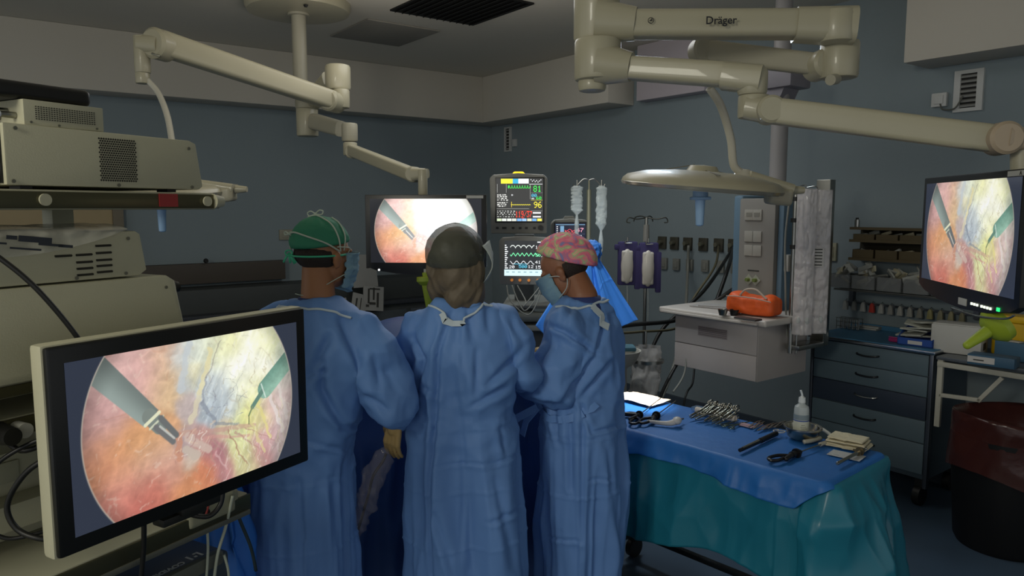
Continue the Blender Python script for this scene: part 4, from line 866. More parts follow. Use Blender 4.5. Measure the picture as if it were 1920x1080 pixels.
def bow(c, sz, mat, ax, nm='bow'):
    c = Vector(c); ax = Vector(ax).normalized(); up = Vector((0, 0, 1)); m = MB()
    for s in (-1, 1): m.tube([c, c+ax*s*sz*.6+up*sz*.35, c+ax*s*sz*1.1+up*sz*.2, c+ax*s*sz*.9-up*sz*.15, c+ax*s*sz*.3-up*sz*.1, c], .0024, 6, 6)
    m.ell(c, (.006, .005, .005)); return m.build(nm, mat, cap, 180)
bow(hs(195, 78)+Vector((0, -.003, .004)), .030, m_tie, (1, -.2, .1)); bow(hs(212, 14)+Vector((0, -.006, .0)), .020, m_tie, (1, -.4, 0))
k0 = hs(205, -24)+Vector((0, -.004, 0))
m = MB(); m.tube([k0+Vector((math.cos(t)*.013, -.003, math.sin(t)*.009)) for t in np.linspace(0, 2*PI, 9)[:-1]], .003, 6, 4, closed=True)
for dx, dz in ((-.022, -.032), (.004, -.034), (.026, -.032), (.020, -.036)): m.strip([k0, k0+Vector((dx*.5, -.004, dz*.5)), k0+Vector((dx, -.002, dz))], .007, (0, -1, .1))
m.build('cap_tie', m_tieg, cap, 180)
m = MB(); m.tube([hs(t, -22+8*math.cos(math.radians(t))) for t in range(60, 300, 15)], .0035, 6, 4); m.build('cap_rim', m_tieg, cap, 180)
m = MB(); m.ell(HMA @ Vector((0, -.027, -.002)), (.0735, .0855, .056), HMA.to_3x3().to_euler()); m.build('hair', M('hair_black', '#2c241e', .8, bump=.5, bscale=200), A, 180)
def facemask(HM, par, mat, s=1.0, puff=.006, seed=3):
    m = MB()
    def f(u, v):
        a = (u-.5)*2*1.18; z = .012-.108*v*s; rr_ = .058+.052*math.cos(a)**1.6-.022*max(0, (v-.45)/.55)**1.5*math.cos(a)
        rr_ += puff*float(ridged(u*6, v*9, s=seed, o=2)); return HM @ Vector((math.sin(a)*(rr_)*.98, .010+math.cos(a)*rr_*1.0, z-.028*(1-abs(u-.5)*2)*(v-.2)))
    m.grid(36, 22, f); return m.build('face_mask', mat, par, 180, solid=.0015)
fm = facemask(HMA, A, m_mask, 1.1, .016, 3)
m = MB(); m.tube([HMA @ Vector((.075, .035, -.06)), HMA @ Vector((.08, .0, -.075)), HMA @ Vector((.03, -.075, -.135)), HMA @ Vector((-.03, -.085, -.14))], .0016, 6, 6); m.tube([HMA @ Vector((.074, .04, .012)), HMA @ Vector((.094, .03, .03)), HMA @ Vector((.092, -.02, .03))], .0018, 6, 6); m.build('mask_string', m_tie, fm, 180)
def snap(b, pts, off=.003):
    g = [o for o in b.children if o.name.startswith('gown')][0]; bpy.context.view_layer.update(); R = []
    P = []
    for p, q in zip(pts, pts[1:]): P += [Vector(p).lerp(Vector(q), t/4) for t in range(4)]
    P.append(Vector(pts[-1]))
    for p in P:
        ok, l, n, _ = g.closest_point_on_mesh(p); R.append(l+n*off)
    return R
def collar(b, pts, r=.0042, mat=m_bind, tab=None):
    m = MB(); m.tube(snap(b, pts), r, 8, 2)
    if tab: m.box(tab[0], tab[1], Euler(tab[2]), bev=.003)
    return m.build('collar_binding', mat, b, 180)
collar(A, [(-.155, -.075, 1.452), (-.10, -.098, 1.462), (-.045, -.112, 1.463), (.02, -.112, 1.452), (.06, -.105, 1.454), (.095, -.085, 1.447), (.14, -.055, 1.425)])
m = MB(); m.strip(snap(A, [(-.15, -.082, 1.455), (-.11, -.10, 1.462)], .005), .02, (0, -.7, .7)); m.build('neck_tab', m_bind, A)
# --- woman in the middle
pb = Vector((-.185, 2.62, 0))
JB = dict(head=(-.008, .02, 1.603), hrot=(-.06, 0, math.radians(-14)), neck=(0, -.01, 1.46), sh=[(-.155, .0, 1.37), (.150, 0, 1.37)], el=[(-.235, .03, 1.13), (.225, .03, 1.19)], wr=[(-.228, -.07, 1.03), (.13, .26, 1.11)],
          hd=[(-.16, .10, -1), (-.2, .9, 0)], hu=[(-.5, -.8, -.2), (0, .1, 1)], curl=(.20, .5), hip=(0, 0, .93), waist=1.12, lines=[(845, 589, 824, 656, 819, 704, 816, 777, 809, 900, 808, 1080, .008, .016), (775, 632, 797, 673, 780, 719, 771, 772, .010, .018), (795, 724, 821, 743, .008, .01), (865, 647, 869, 743, .007, .009), (893, 656, 891, 738, .008, .009), (910, 719, 973, 656, .010, .014), (881, 762, 939, 724, .010, .010), (874, 570, 886, 637, .012, .010), (910, 570, 917, 622, .012, .010), (814, 873, 925, 868, 968, 849, .005, .006), (910, 976, 978, 945, .007, .007), (819, 960, 853, 1080, .010, .010), (935, 800, 945, 860, .008, .006), (740, 640, 760, 700, .010, .010), (955, 600, 975, 650, .010, .012), (925, 900, 950, 1060, .014, .010), (880, 880, 884, 1070, .012, .008)], ar=(.064, .074, .066, .046), amp=1.1,
          torso=[(.30, .01, 0, .205, .19), (.60, .01, 0, .200, .18), (.90, .005, 0, .19, .165), (1.05, 0, 0, .18, .15), (1.25, 0, 0, .185, .135), (1.36, 0, 0, .175, .12), (1.42, 0, -.005, .13, .10), (1.46, 0, -.01, .085, .08)])
B_, HMB = person('person', 'person in blue gown with long hair under a dark bouffant cap, middle, seen from behind', pb, 0, JB, 17, m_skin2, (.012, .022), [('z', 1.02, 0), ('z', .80, 0), ('x', -.10, 0), ('z', .60, 0)])
m_hair = M('hair_brown', '#5f5443', .6, var=.3, scale=30)
m = MB()
def E3(c, r): m.ell(HMB @ Vector(c), r, HMB.to_3x3().to_euler())
E3((0, -.03, .012), (.088, .105, .092)); E3((.01, -.05, -.06), (.078, .075, .08)); E3((.045, -.055, -.10), (.05, .055, .075)); E3((-.045, -.04, -.085), (.042, .05, .06)); E3((.02, -.07, -.135), (.045, .042, .05)); E3((.078, -.035, -.115), (.036, .045, .06)); E3((.075, -.03, -.05), (.035, .06, .07)); E3((-.06, -.03, -.10), (.038, .05, .06)); E3((-.075, -.02, -.03), (.03, .07, .07)); E3((.05, -.06, -.15), (.03, .03, .04))
def hdisp(co, no):
    x, y, z = co.T; return co+no*(.011*(ridged(x*26+3*vnoise(x*9, z*7, s=3), y*26, z*5, s=9, o=2)-.45)*np.clip((1.66-z)/.08, .15, 1))[:, None]
mesh_obj('hair', remesh(m, .0055, 4, hdisp, 'hair'), m_hair, B_, 180)
m = MB(); capshell(m, HMB, (0, -.034, .016), (.104, .118, .106), .42, -.10, puff=.05, seed=7); bc = m.build('bouffant_cap', M('bouffant_grey', '#505348', .5, alpha=.68, bump=.5, bscale=35), B_, 180)
fb = facemask(HMB, B_, m_maskw, 1.15, .012, 8)
m = MB()
def f(u, v):
    return HMB @ Vector((.100+.036*math.sin(PI*v)*(1-u*.6)+.004*float(vnoise(u*9, v*9)), -.035+.085*u, .045-.135*v+.02*u))
m.grid(16, 24, f); m.build('mask_edge', m_maskw, fb, 180, solid=.002)
collar(B_, [(-.12, -.075, 1.452), (-.06, -.115, 1.435), (-.01, -.138, 1.405), (.02, -.142, 1.402), (.06, -.125, 1.43), (.10, -.095, 1.462), (.12, -.07, 1.463)])
m = MB(); m.strip(snap(B_, [(-.055, -.128, 1.43), (-.03, -.147, 1.405), (.015, -.150, 1.398)], .004), .020, (0, -.9, .3), .002); m.build('neck_tab', m_bind, B_)
# camera with clear sterile sleeve held in her left hand
slv = [at(724, 850, 2.57), at(715, 866, 2.56), at(700, 892, 2.54), at(690, 930, 2.54), at(672, 985, 2.56), at(662, 1030, 2.6)]
def crumple(co, no):
    x, y, z = co.T; return co+no*(.040*(vor(x*30, y*30, z*18, 4)-.5)+.012*(vor(x*70, y*70, z*50, 9)-.5))[:, None]
m = MB(); Pp = slv
for p, q, r0, r1 in zip(Pp, Pp[1:], (.018, .030, .040, .034, .020), (.030, .040, .034, .020, .010)): m.cap(p, q, r0, r1, 16)
me = remesh(m, .005, 2, crumple, 'camera_sleeve'); cs = tag(mesh_obj('camera_sleeve', me, M('clear_film', '#86848e', .05, alpha=.24, ior=1.4, coat=.5), None, 180), 'crumpled clear plastic camera sleeve hanging from the gloved hand between the gowns', 'plastic sleeve')
hose('camera_cable', [slv[0], slv[1]+Vector((.004, 0, 0)), slv[2], slv[3], slv[4]+Vector((.004, 0, 0)), slv[5]], .005, mbk, 'dark camera cable running inside the clear sleeve', 'cable')
t = thing('endoscope_camera', 'small black camera head with steel shaft gripped by the gloved hand', 'camera', at(742, 792, 2.555), 0)
m = MB(); m.cone((0, 0, -.03), (.008, .0, .035), .016, .014); m.build('camera_body', mbk, t); m = MB(); m.cone((.008, 0, .035), (.018, .05, .085), .005); m.build('scope_shaft', m_steel, t)
# --- woman with the flowered cap, right, in profile
pc = Vector((.282, 2.86, 0)); rzc = math.radians(52)
JC = dict(head=(-.005, .095, 1.535), hrot=(-.52, .0, math.radians(18)), neck=(0, .005, 1.435), sh=[(-.135, -.02, 1.34), (.125, -.02, 1.34)], el=[(-.180, .03, 1.13), (.20, .09, 1.14)], wr=[(-.03, .30, 1.17), (.14, .32, 1.15)],
          hd=[(.2, .9, -.1), (-.2, .9, -.1)], hu=[(0, .1, 1), (0, .1, 1)], hip=(0, -.01, .93), waist=1.06, lines=[(1028, 613, 1013, 680, 1016, 719, .008, .012), (1030, 611, 1060, 622, 1117, 664, .008, .014), (1117, 664, 1080, 715, 1044, 753, .009, .014), (1078, 560, 1059, 613, .008, .012), (1136, 600, 1117, 656, .008, .014), (1141, 676, 1115, 715, 1088, 748, .010, .014), (1088, 753, 1107, 810, 1165, 796, .006, .008), (1093, 757, 1090, 1017, .008, .014), (1071, 762, 1071, 916, .008, .012), (1044, 762, 1049, 830, .008, .012), (1131, 830, 1160, 1060, .012, .010), (1020, 1008, 1088, 1017, .006, .006), (1100, 900, 1140, 895, .006, .005), (1148, 590, 1150, 700, .010, .012)], ar=(.062, .086, .092, .055), amp=1.15,
          torso=[(.30, .0, 0, .185, .155), (.60, 0, 0, .18, .155), (.90, 0, 0, .17, .15), (1.05, 0, 0, .155, .135), (1.25, 0, .005, .17, .13), (1.33, 0, .005, .155, .12), (1.39, 0, 0, .115, .095), (1.43, 0, 0, .075, .075)])
C_, HMC = person('person', 'person in blue gown and pink flowered cap, right, in profile looking down', pc, rzc, JC, 29, m_skin2, None, [('z', .92, 0), ('z', .70, 0), ('x', .02, 0)])
mf = bpy.data.materials.new('cap_floral'); mf.use_nodes = True; nt = mf.node_tree; b_ = nt.nodes['Principled BSDF']; b_.inputs['Roughness'].default_value = .75
tc = nt.nodes.new('ShaderNodeTexCoord'); nz = nt.nodes.new('ShaderNodeTexNoise'); nz.inputs['Scale'].default_value = 15; nz.inputs['Detail'].default_value = 2.5; nz.inputs['Distortion'].default_value = 1.6
cr = nt.nodes.new('ShaderNodeValToRGB'); cr.color_ramp.interpolation = 'LINEAR'
els = [(0, '#7a86b0'), (.36, '#8480ac'), (.43, '#c0708c'), (.49, '#e0708a'), (.54, '#d98a8a'), (.58, '#9fb08a'), (.63, '#c9c58c'), (.70, '#ef8f9a'), (1, '#e06a80')]
while len(cr.color_ramp.elements) < len(els): cr.color_ramp.elements.new(.5)
for e_, (p_, h_) in zip(cr.color_ramp.elements, els): e_.position = p_; e_.color = rgb(h_)+(1,)
nt.links.new(tc.outputs['Object'], nz.inputs['Vector']); nt.links.new(nz.outputs['Fac'], cr.inputs[0]); nt.links.new(cr.outputs[0], b_.inputs['Base Color'])
m = MB(); capshell(m, HMC, (0, -.040, .040), (.090, .122, .094), .12, .0, puff=.07, seed=12, rot=Euler((.72, 0, 0))); m.build('surgical_cap', mf, C_, 180, solid=.0015)
m = MB(); m.ell(HMC @ Vector((0, -.026, .006)), (.0735, .086, .062), HMC.to_3x3().to_euler()); m.build('hair', M('hair_dark', '#2c221c', .7, bump=.5, bscale=200), C_, 180)
fc = facemask(HMC, C_, m_mask, 1.0, .005, 5)
m = MB(); m.tube([HMC @ Vector((-.07, .045, .0)), HMC @ Vector((-.082, .012, -.012)), HMC @ Vector((-.080, -.012, -.03))], .002, 6, 6); m.tube([HMC @ Vector((-.06, .05, -.09)), HMC @ Vector((-.078, .0, -.07)), HMC @ Vector((-.078, -.02, -.04))], .002, 6, 6); m.build('mask_string', m_maskw, fc, 180)
for s in (-1, 1):
    m = MB(); m.ell(HMC @ Vector((s*.031, .080, -.004)), (.011, .008, .009)); m.build('eye', M('eye_dark', '#1c1512', .2), C_, 180)
collar(C_, [(-.10, .055, 1.395), (-.115, -.0, 1.405), (-.10, -.055, 1.42), (-.06, -.088, 1.43), (.0, -.10, 1.432), (.05, -.09, 1.43)], .005)
m = MB(); m.strip(snap(C_, [(-.06, -.095, 1.43), (-.05, -.13, 1.40), (-.045, -.145, 1.35)], .005), .03, (0, -1, .2), .003); m.build('neck_tab', m_bind, C_)
m = MB(); m.strip(snap(C_, [(-.10, -.12, 1.05), (-.165, -.06, 1.0), (-.185, .03, .985), (-.17, .12, 1.0), (-.12, .17, 1.02)], .006), .028, (-1, 0, 0), .004); m.strip([(-.17, .10, 1.015), (-.19, .14, .96), (-.195, .155, .90)], .03, (-1, .3, 0), .003); m.strip([(-.17, .10, 1.015), (-.20, .17, .97), (-.21, .22, .93)], .03, (-1, .3, .0), .003); m.build('gown_tie', m_gown, C_)
# ------------------------------------------------------------------ drapes
def drape(name, label, cat, loc, rz, Lx, Ly, mat, hem, flare, fold, top, rad=.06, rows=30, n=360, inner=10, seed=1, th=.0015, group=None, par=None, facet=None):
    """cloth lying on a top and hanging down its sides. hem(s, x, y): drop; s in 0..1 round the edge"""
    pts = []; per = 2*(Lx+Ly); 
    for i in range(n):
        d = i/n*per
        if d < Lx: x, y, nx, ny = -Lx/2+d, -Ly/2, 0, -1
        elif d < Lx+Ly: x, y, nx, ny = Lx/2, -Ly/2+d-Lx, 1, 0
        elif d < 2*Lx+Ly: x, y, nx, ny = Lx/2-(d-Lx-Ly), Ly/2, 0, 1
        else: x, y, nx, ny = -Lx/2, Ly/2-(d-2*Lx-Ly), -1, 0
        # round corners
        qx, qy = max(abs(x)-(Lx/2-rad), 0), max(abs(y)-(Ly/2-rad), 0)
        if qx > 0 and qy > 0:
            a = math.atan2(qy, qx); x = math.copysign(Lx/2-rad+rad*math.cos(a), x); y = math.copysign(Ly/2-rad+rad*math.sin(a), y); nx, ny = math.copysign(math.cos(a), x), math.copysign(math.sin(a), y)
        pts.append((x, y, nx, ny, i/n))
    m = MB(); R = []
    for j in range(inner): t = j/inner; R.append([m.bm.verts.new((x*(.02+.98*t), y*(.02+.98*t), top(x*(.02+.98*t), y*(.02+.98*t)))) for (x, y, nx, ny, s) in pts])
    for j in range(rows+1):
        t = j/rows; row = []
        for (x, y, nx, ny, s) in pts:
            h = hem(s, x, y); dz = h*t; o = flare(s)*dz+fold(s, dz, x, y)+.012*(1-math.exp(-dz/.01))
            row.append(m.bm.verts.new((x+nx*o, y+ny*o, top(x, y)-.004*(1-math.exp(-dz/.004))-dz)))
        R.append(row)
    if facet:
        V = [v for r_ in R[inner+1:] for v in r_]; co = np.array([v.co for v in V]); k = facet[1]
        q = vor(co[:, 0]*k, co[:, 1]*k, co[:, 2]*k*.55, seed+5)-.5; q2 = vor(co[:, 0]*k*2.3, co[:, 1]*k*2.3, co[:, 2]*k*1.4, seed+9)-.5
        for v, a_, b_, z_ in zip(V, q, q2, co[:, 2]):
            g = min(1, max(0, -z_)/.12)*facet[0]*(1+facet[2]*(v.co.x > Lx*.42)); nn = Vector((v.co.x/Lx, v.co.y/Ly, 0)).normalized() if False else (Vector((1, 0, 0)) if v.co.x > Lx*.49 else Vector((-1, 0, 0)) if v.co.x < -Lx*.49 else Vector((0, math.copysign(1, v.co.y), 0)))
            v.co += nn*g*(a_+.4*b_)
    for A_, B2 in zip(R, R[1:]):
        for i in range(n): m.bm.faces.new((A_[i], A_[(i+1) % n], B2[(i+1) % n], B2[i]))
    m.bm.faces.new(R[0])
    o = m.build(name, mat, par, 180, solid=th)
    if not par: o.location = loc; o.rotation_euler = (0, 0, rz); tag(o, label, cat, group)
    else: o.location = loc
    return o
def sfold(amp, k, seed, ridge=1.0):
    def f(s, dz, x, y):
        g = min(1, dz/.25); a = 2*PI*s
        return g*amp*(float(ridged(math.cos(a)*k, math.sin(a)*k, dz*1.2, s=seed, o=2))-.35)*ridge
    return f
m_navy = M('patient_drape_navy', '#2c4d86', .6, var=.06, bump=.1)
def ptop(x, y): return .30*math.exp(-((x-.12)/.42)**2-((y)/.32)**2)+.025*float(fbm(x*5+3, y*5, s=6))
ptab = thing('operating_table', 'operating table standing under the dark blue patient drape behind the surgeons', 'operating table', (-.60, 3.27, 0), math.radians(24))
m = MB(); m.b2(-.68, .68, -.26, .26, .86, .95, bev=.03); m.build('table_top', M('mattress_black', '#1c1d20', .5), ptab)
m = MB(); m.b2(-.2, .2, -.15, .15, .1, .86, bev=.04); m.build('column', m_steel, ptab); m = MB(); m.b2(-.5, .35, -.25, .25, .0, .12, bev=.04); m.build('base', M('base_grey', '#55585a', .5), ptab)
drape('patient_drape', 'dark navy sterile drape covering the patient and operating table behind the surgeons', 'drape', (-.60, 3.27, .975), math.radians(24), 1.45, .62, m_navy, lambda s, x, y: .93, lambda s: .04, sfold(.09, 5, 3), ptop, rows=26, n=300, inner=16, facet=(.06, 4, 0))
# bright drape at lower left
m_brt = M('drape_bright', '#2f6fc4', .55, bump=.15)
drape('instrument_drape', 'bright blue drape low behind the big monitor\'s lower right corner', 'drape', (-1.15, 2.36, .92), math.radians(24), .42, .32, m_brt, lambda s, x, y: .55, lambda s: .05, sfold(.05, 4, 8), lambda x, y: .03*float(fbm(x*5, y*5, s=3)), rows=18, n=160, inner=8, facet=(.06, 6, 0))
st = thing('mayo_stand', 'small steel stand hidden under the bright blue drape', 'stand', (-1.15, 2.36, 0), math.radians(24))
m = MB(); m.b2(-.19, .19, -.14, .14, .885, .912, bev=.008); m.build('tray', m_steel, st); m = MB(); m.cone((0, 0, .02), (0, 0, .885), .02); m.b2(-.18, .18, -.03, .03, 0, .05, bev=.01); m.b2(-.03, .03, -.13, .13, 0, .05, bev=.01); m.build('pole', m_steel, st)
# anaesthesia screen drape on its pole
m_shd = M('drape_sky', '#3f86de', .55, bump=.2, bscale=18)
def sheet(u, v):
    top_ = at(1108, 462, 3.95).lerp(at(1000+150*u, 470, 3.92), .25) if False else None
    # gathered at the pole top, spreading downwards
    ax = at(1106, 458, 3.98); l = [at(1004, 610, 3.72), at(1060, 670, 3.80), at(1118, 690, 3.86), at(1142, 655, 3.90), at(1158, 616, 3.93), at(1197, 600, 4.0)]
    s = u*(len(l)-1); i = min(int(s), len(l)-2); e = l[i].lerp(l[i+1], s-i); p = ax.lerp(e, .06+.94*v)
    g = math.sin(PI*min(1, v*1.0))*.5+.5*v
    p = p+Vector((0, .07*g*(float(ridged(u*5.5, v*.8, s=5, o=2))-.5), .0)); 
    if v < .25 and u < .5: p = p.lerp(at(1060-80*(.5-u), 520, 3.85), (.25-v)*.0)
    p.y += .004*math.exp(-((v-.42)/.008)**2)*-1
    return p
m = MB(); m.grid(110, 90, sheet); tag(m.build('screen_drape', m_shd, None, 180, solid=.002), 'vivid blue sheet hung from the drip pole behind the flowered cap', 'drape')
m = MB(); c = at(1110, 470, 3.95); m.ell(c, (.05, .045, .055)); me = remesh(m, .005, 1, lambda co, no: co+no*(.016*(ridged(co[:, 0]*38, co[:, 1]*38, co[:, 2]*38, s=2, o=2)-.4))[:, None], 'drape_knot'); tag(mesh_obj('drape_knot', me, M('drape_knot_blue', '#2a66ae', .6), None, 180), 'bunched blue knot of cloth at the top of the vivid sheet', 'drape')
# ------------------------------------------------------------------ anaesthesia workstation and vital signs
m_case = M('case_grey', '#7c7c76', .5); m_btn = M('button_dark', '#2e2e2c', .5)
GR, YE, RE, WH, CY = (70, 240, 90), (250, 235, 60), (255, 70, 50), (235, 238, 240), (90, 200, 230)
def vit1():
    c = Cv(200, 200, (52, 52, 50)); R = random.Random(3)
    c.r(20, 2, 70, 24, (245, 240, 60)); c.r(70, 2, 94, 24, (60, 170, 210)); c.r(94, 2, 138, 24, (235, 240, 245))
    for k in range(8): c.r(146+k*6, 4+(k*7) % 12, 149+k*6, 9+(k*7) % 12, WH)
    c.r(140, 26, 196, 28, WH)
    c.curve(50, 146, lambda x: 44-int(12*max(0, 1-abs((x-50) % 11-5)/2.5)), GR, 2); c.r(50, 33, 54, 46, GR)
    c.t(158, 34, '81', GR, 3, 4)
    c.t(150, 72, '00', CY, 2, 2); c.t(170, 84, '60', GR, 2, 2); c.t(150, 90, '00', WH, 1, 1)
    c.r(148, 66, 196, 67, (150, 150, 150)); c.r(148, 100, 196, 101, YE); c.t(160, 108, '96', YE, 3, 4)
    c.curve(62, 146, lambda x: 121+int(2*math.sin(x*.7)), YE, 2); c.r(64, 108, 66, 134, (230, 200, 60))
    c.t(82, 152, '119/37', RE, 2, 4); c.t(108, 180, '58', RE, 1, 1); c.r(98, 150, 142, 151, (200, 60, 50))
    for (x0, y0, x1, y1) in ((4, 26, 5, 66), (42, 26, 43, 66), (144, 26, 145, 96), (148, 150, 196, 151), (2, 140, 140, 141)): c.r(x0, y0, x1, y1, (190, 190, 185))
    for y in (74, 82, 90, 98, 110, 118, 126):
        x = 4
        while x < 44:
            w_ = R.randint(3, 10); c.r(x, y, x+w_, y+R.choice((2, 4, 5)), (215, 215, 210)); x += w_+R.randint(2, 5)
    for y in (150, 158, 166, 176):
        x = 4
        while x < 80:
            w_ = R.randint(2, 8); c.r(x, y, x+w_, y+R.choice((2, 3, 4)), (210, 212, 208)); x += w_+R.randint(4, 9)
    c.r(64, 76, 72, 78, WH); c.r(66, 73, 68, 81, WH)
    c.r(156, 156, 190, 163, WH); c.r(156, 174, 190, 181, WH)
    for i, cc in enumerate(((200, 214, 180), (220, 225, 220), (220, 225, 220), (210, 214, 205), (120, 170, 220), (150, 190, 230), (210, 210, 180), (110, 165, 215), (230, 220, 90))): c.r(3+i*21.5, 186, 22+i*21.5, 198, cc)
    return c.a
def vit2():
    c = Cv(180, 170, (44, 46, 48))
    c.r(152, 0, 180, 20, (214, 210, 90)); c.r(136, 4, 150, 9, WH); c.r(156, 22, 176, 160, (56, 58, 60))
    c.curve(24, 124, lambda x: 34-int(14*abs(math.sin(x*.14))**.6), (214, 220, 216), 4)
    c.curve(24, 150, lambda x: 72-int(11*abs(((x*.11) % 2)-1)*1.4), (120, 235, 170), 4)
    c.curve(24, 124, lambda x: 104+int(8*math.sin(x*.22)), (200, 205, 208), 4)
    for k in range(12): c.r(2, 20+k*10, 8+(k*5) % 8, 25+k*10, WH)
    for (x, y, s, cl) in ((128, 24, '12', WH), (152, 28, '38', WH), (128, 62, '50', (120, 235, 170)), (152, 64, '21', WH), (128, 96, '41', WH), (152, 98, '15', WH), (60, 118, '500', CY), (98, 118, '12', WH), (128, 120, '15', WH), (20, 120, '20', WH)): c.t(x, y, s, cl, 2, 2)
    c.r(40, 112, 94, 114, CY); c.r(0, 140, 180, 170, (205, 232, 238))
    for k in range(7): c.r(8+k*24, 150, 20+k*24, 154, (120, 150, 160))
    return c.a
def vit3():
    c = Cv(150, 120, (22, 26, 44))
    c.r(4, 6, 146, 9, (120, 160, 190)); c.r(26, 14, 44, 60, (110, 150, 180)); 
    for k in range(5): c.r(8, 16+k*10, 14, 20+k*10, WH)
    c.curve(48, 100, lambda x: 34-int(5*math.sin(x*.2)), (230, 80, 90), 2); c.curve(48, 100, lambda x: 44-int(5*math.sin(x*.4)), (230, 80, 90), 3)
    c.t(106, 24, '47', (250, 170, 190), 3, 3); c.r(48, 58, 94, 76, (140, 230, 220)); c.r(48, 78, 94, 116, (60, 80, 110)); c.t(120, 60, '00', WH, 1, 2); c.t(108, 84, '12', WH, 2, 2)
    c.r(100, 54, 146, 55, (90, 100, 130))
    return c.a
def vmon(name, label, pos, rz, wd, h, img, sx0, sx1, sz0, sz1, tilt=0, mat=None):
    t = thing(name, label, 'patient monitor', pos, rz); t.rotation_euler = (tilt, 0, rz)
    poly = [(-wd/2+.008, 0), (wd/2-.004, 0), (wd/2, h-.03), (wd/2-.02, h-.008), (0, h), (-wd/2+.02, h-.008), (-wd/2, h-.03)]
    m = MB(); m.prism(poly, 0, .14, bev=.008); m.build('housing', mat or m_case, t)
    m = MB(); m.b2(sx0-.006, sx1+.006, -.002, .002, sz0-.006, sz1+.006, bev=.001); m.build('screen_surround', m_blk, t)
    screen_mesh('screen', img, sx1-sx0, sz1-sz0, m_scr3, t, y=-.003, z0=sz0, flat=True, x0=(sx0+sx1)/2)
    return t
s42 = 4.2/CF
v1 = vmon('vital_signs_monitor', 'upper grey vital signs monitor with a yellow alarm light on top', at(972, 438, 4.2), math.radians(-3), 108*s42, 112*s42, vit1(), -.125, .14, .068, .31)
m = MB(); m.prism([(-.04, .332), (.04, .332), (.025, .348), (-.025, .348)], .01, .06, bev=.003); m.build('alarm_light', M('alarm_yellow', '#f4cc22', emit=1.2), v1)
for i, x in enumerate((-.12, -.085, -.075, -.03, .01, .045, .09)):
    m = MB(); m.b2(x-.008, x+.008, -.003, .001, .026, .038, bev=.002); m.build('button', m_btn, v1)
m = MB(); m.cone((.125, 0, .034), (.125, -.018, .034), .014); m.build('rotary_knob', m_btn, v1)
v2 = vmon('ventilator_display', 'lower tilted grey monitor with waveforms and a pale blue bar', at(985, 534, 4.1), math.radians(-6), 102*4.1/CF, 92*4.1/CF, vit2(), -.118, .125, .05, .245, -.05)
for i, x in enumerate((-.075, -.03, .02, .07, .10)):
    m = MB(); m.cone((x, 0, .026), (x, -.012, .026), .008, n=14); m.build('button', M('button_orange', '#d08038', .4, emit=.4), v2)
v3 = vmon('patient_monitor', 'smallest patient monitor reading 47 behind the drip bag', at(1069, 468, 4.35), 0, 70*4.35/CF, 58*4.35/CF, vit3(), -.09, .09, .015, .155)
m = MB(); m.prism([(-.04, .18), (.03, .18), (.02, .196), (-.03, .196)], .02, .06, bev=.003); m.build('carry_handle', m_case, v3)
ws = thing('anaesthesia_machine', 'grey anaesthesia machine with hoses and shelves below the vital signs monitors', 'anaesthesia machine', (.12, 4.32, 0), math.radians(-4))
m = MB(); m.b2(-.22, .33, .16, .60, .35, 1.05, bev=.02); m.b2(-.12, .0, .22, .30, 1.05, 1.62, bev=.01); m.b2(.17, .22, .2, .28, 1.05, 1.72, bev=.01); m.build('cabinet_body', M('machine_grey', '#4f5250', .5), ws)
m = MB(); m.b2(-.26, .40, -.02, .58, 1.06, 1.095, bev=.01); m.b2(-.18, .30, .0, .55, 1.19, 1.21, bev=.006); m.build('shelf', M('machine_pale', '#6f716c', .45), ws)
m = MB(); m.cone((-.14, .02, 1.14), (.12, .02, 1.14), .035, .03); m.cone((.12, .02, 1.14), (.20, .02, 1.14), .03, .02); m.build('breathing_tube', M('tube_translucent', '#85887f', .35), ws)
m = MB(); m.b2(-.22, .33, .0, .6, .08, .35, bev=.02); m.build('base', M('machine_grey'), ws)
for x in (-.17, .28):
    for y in (.08, .5): m = MB(); m.cone((x-.02, y, .04), (x+.02, y, .04), .04); m.b2(x-.01, x+.01, y-.015, y+.015, .04, .09); m.build('caster', mbk, ws)
for k in range(3):
    hose('monitor_lead', [at(950+k*10, 535, 4.06), at(958+k*14, 565, 4.02), at(990-k*4, 590-k*8, 4.0), at(1010, 560-k*10, 4.02), at(1014-k*3, 532, 4.05)], .0035, mwh, ['outermost white lead looping below the lower vital monitor', 'middle white lead looping below the lower vital monitor', 'innermost white lead looping below the lower vital monitor'][k], 'cable', 'leads below the vital monitors')
for k in range(7):
    m = MB(); p0 = at(931-k*.6, 455+k*12, 4.12); m.tube([p0, p0+Vector((-.035, -.02, -.02)), p0+Vector((-.015, -.02, -.05))], .004, 6, 4); m.build('coiled_lead', m_case, v2); v2.children[-1].matrix_parent_inverse = (Matrix.Translation(v2.location) @ v2.rotation_euler.to_matrix().to_4x4()).inverted()
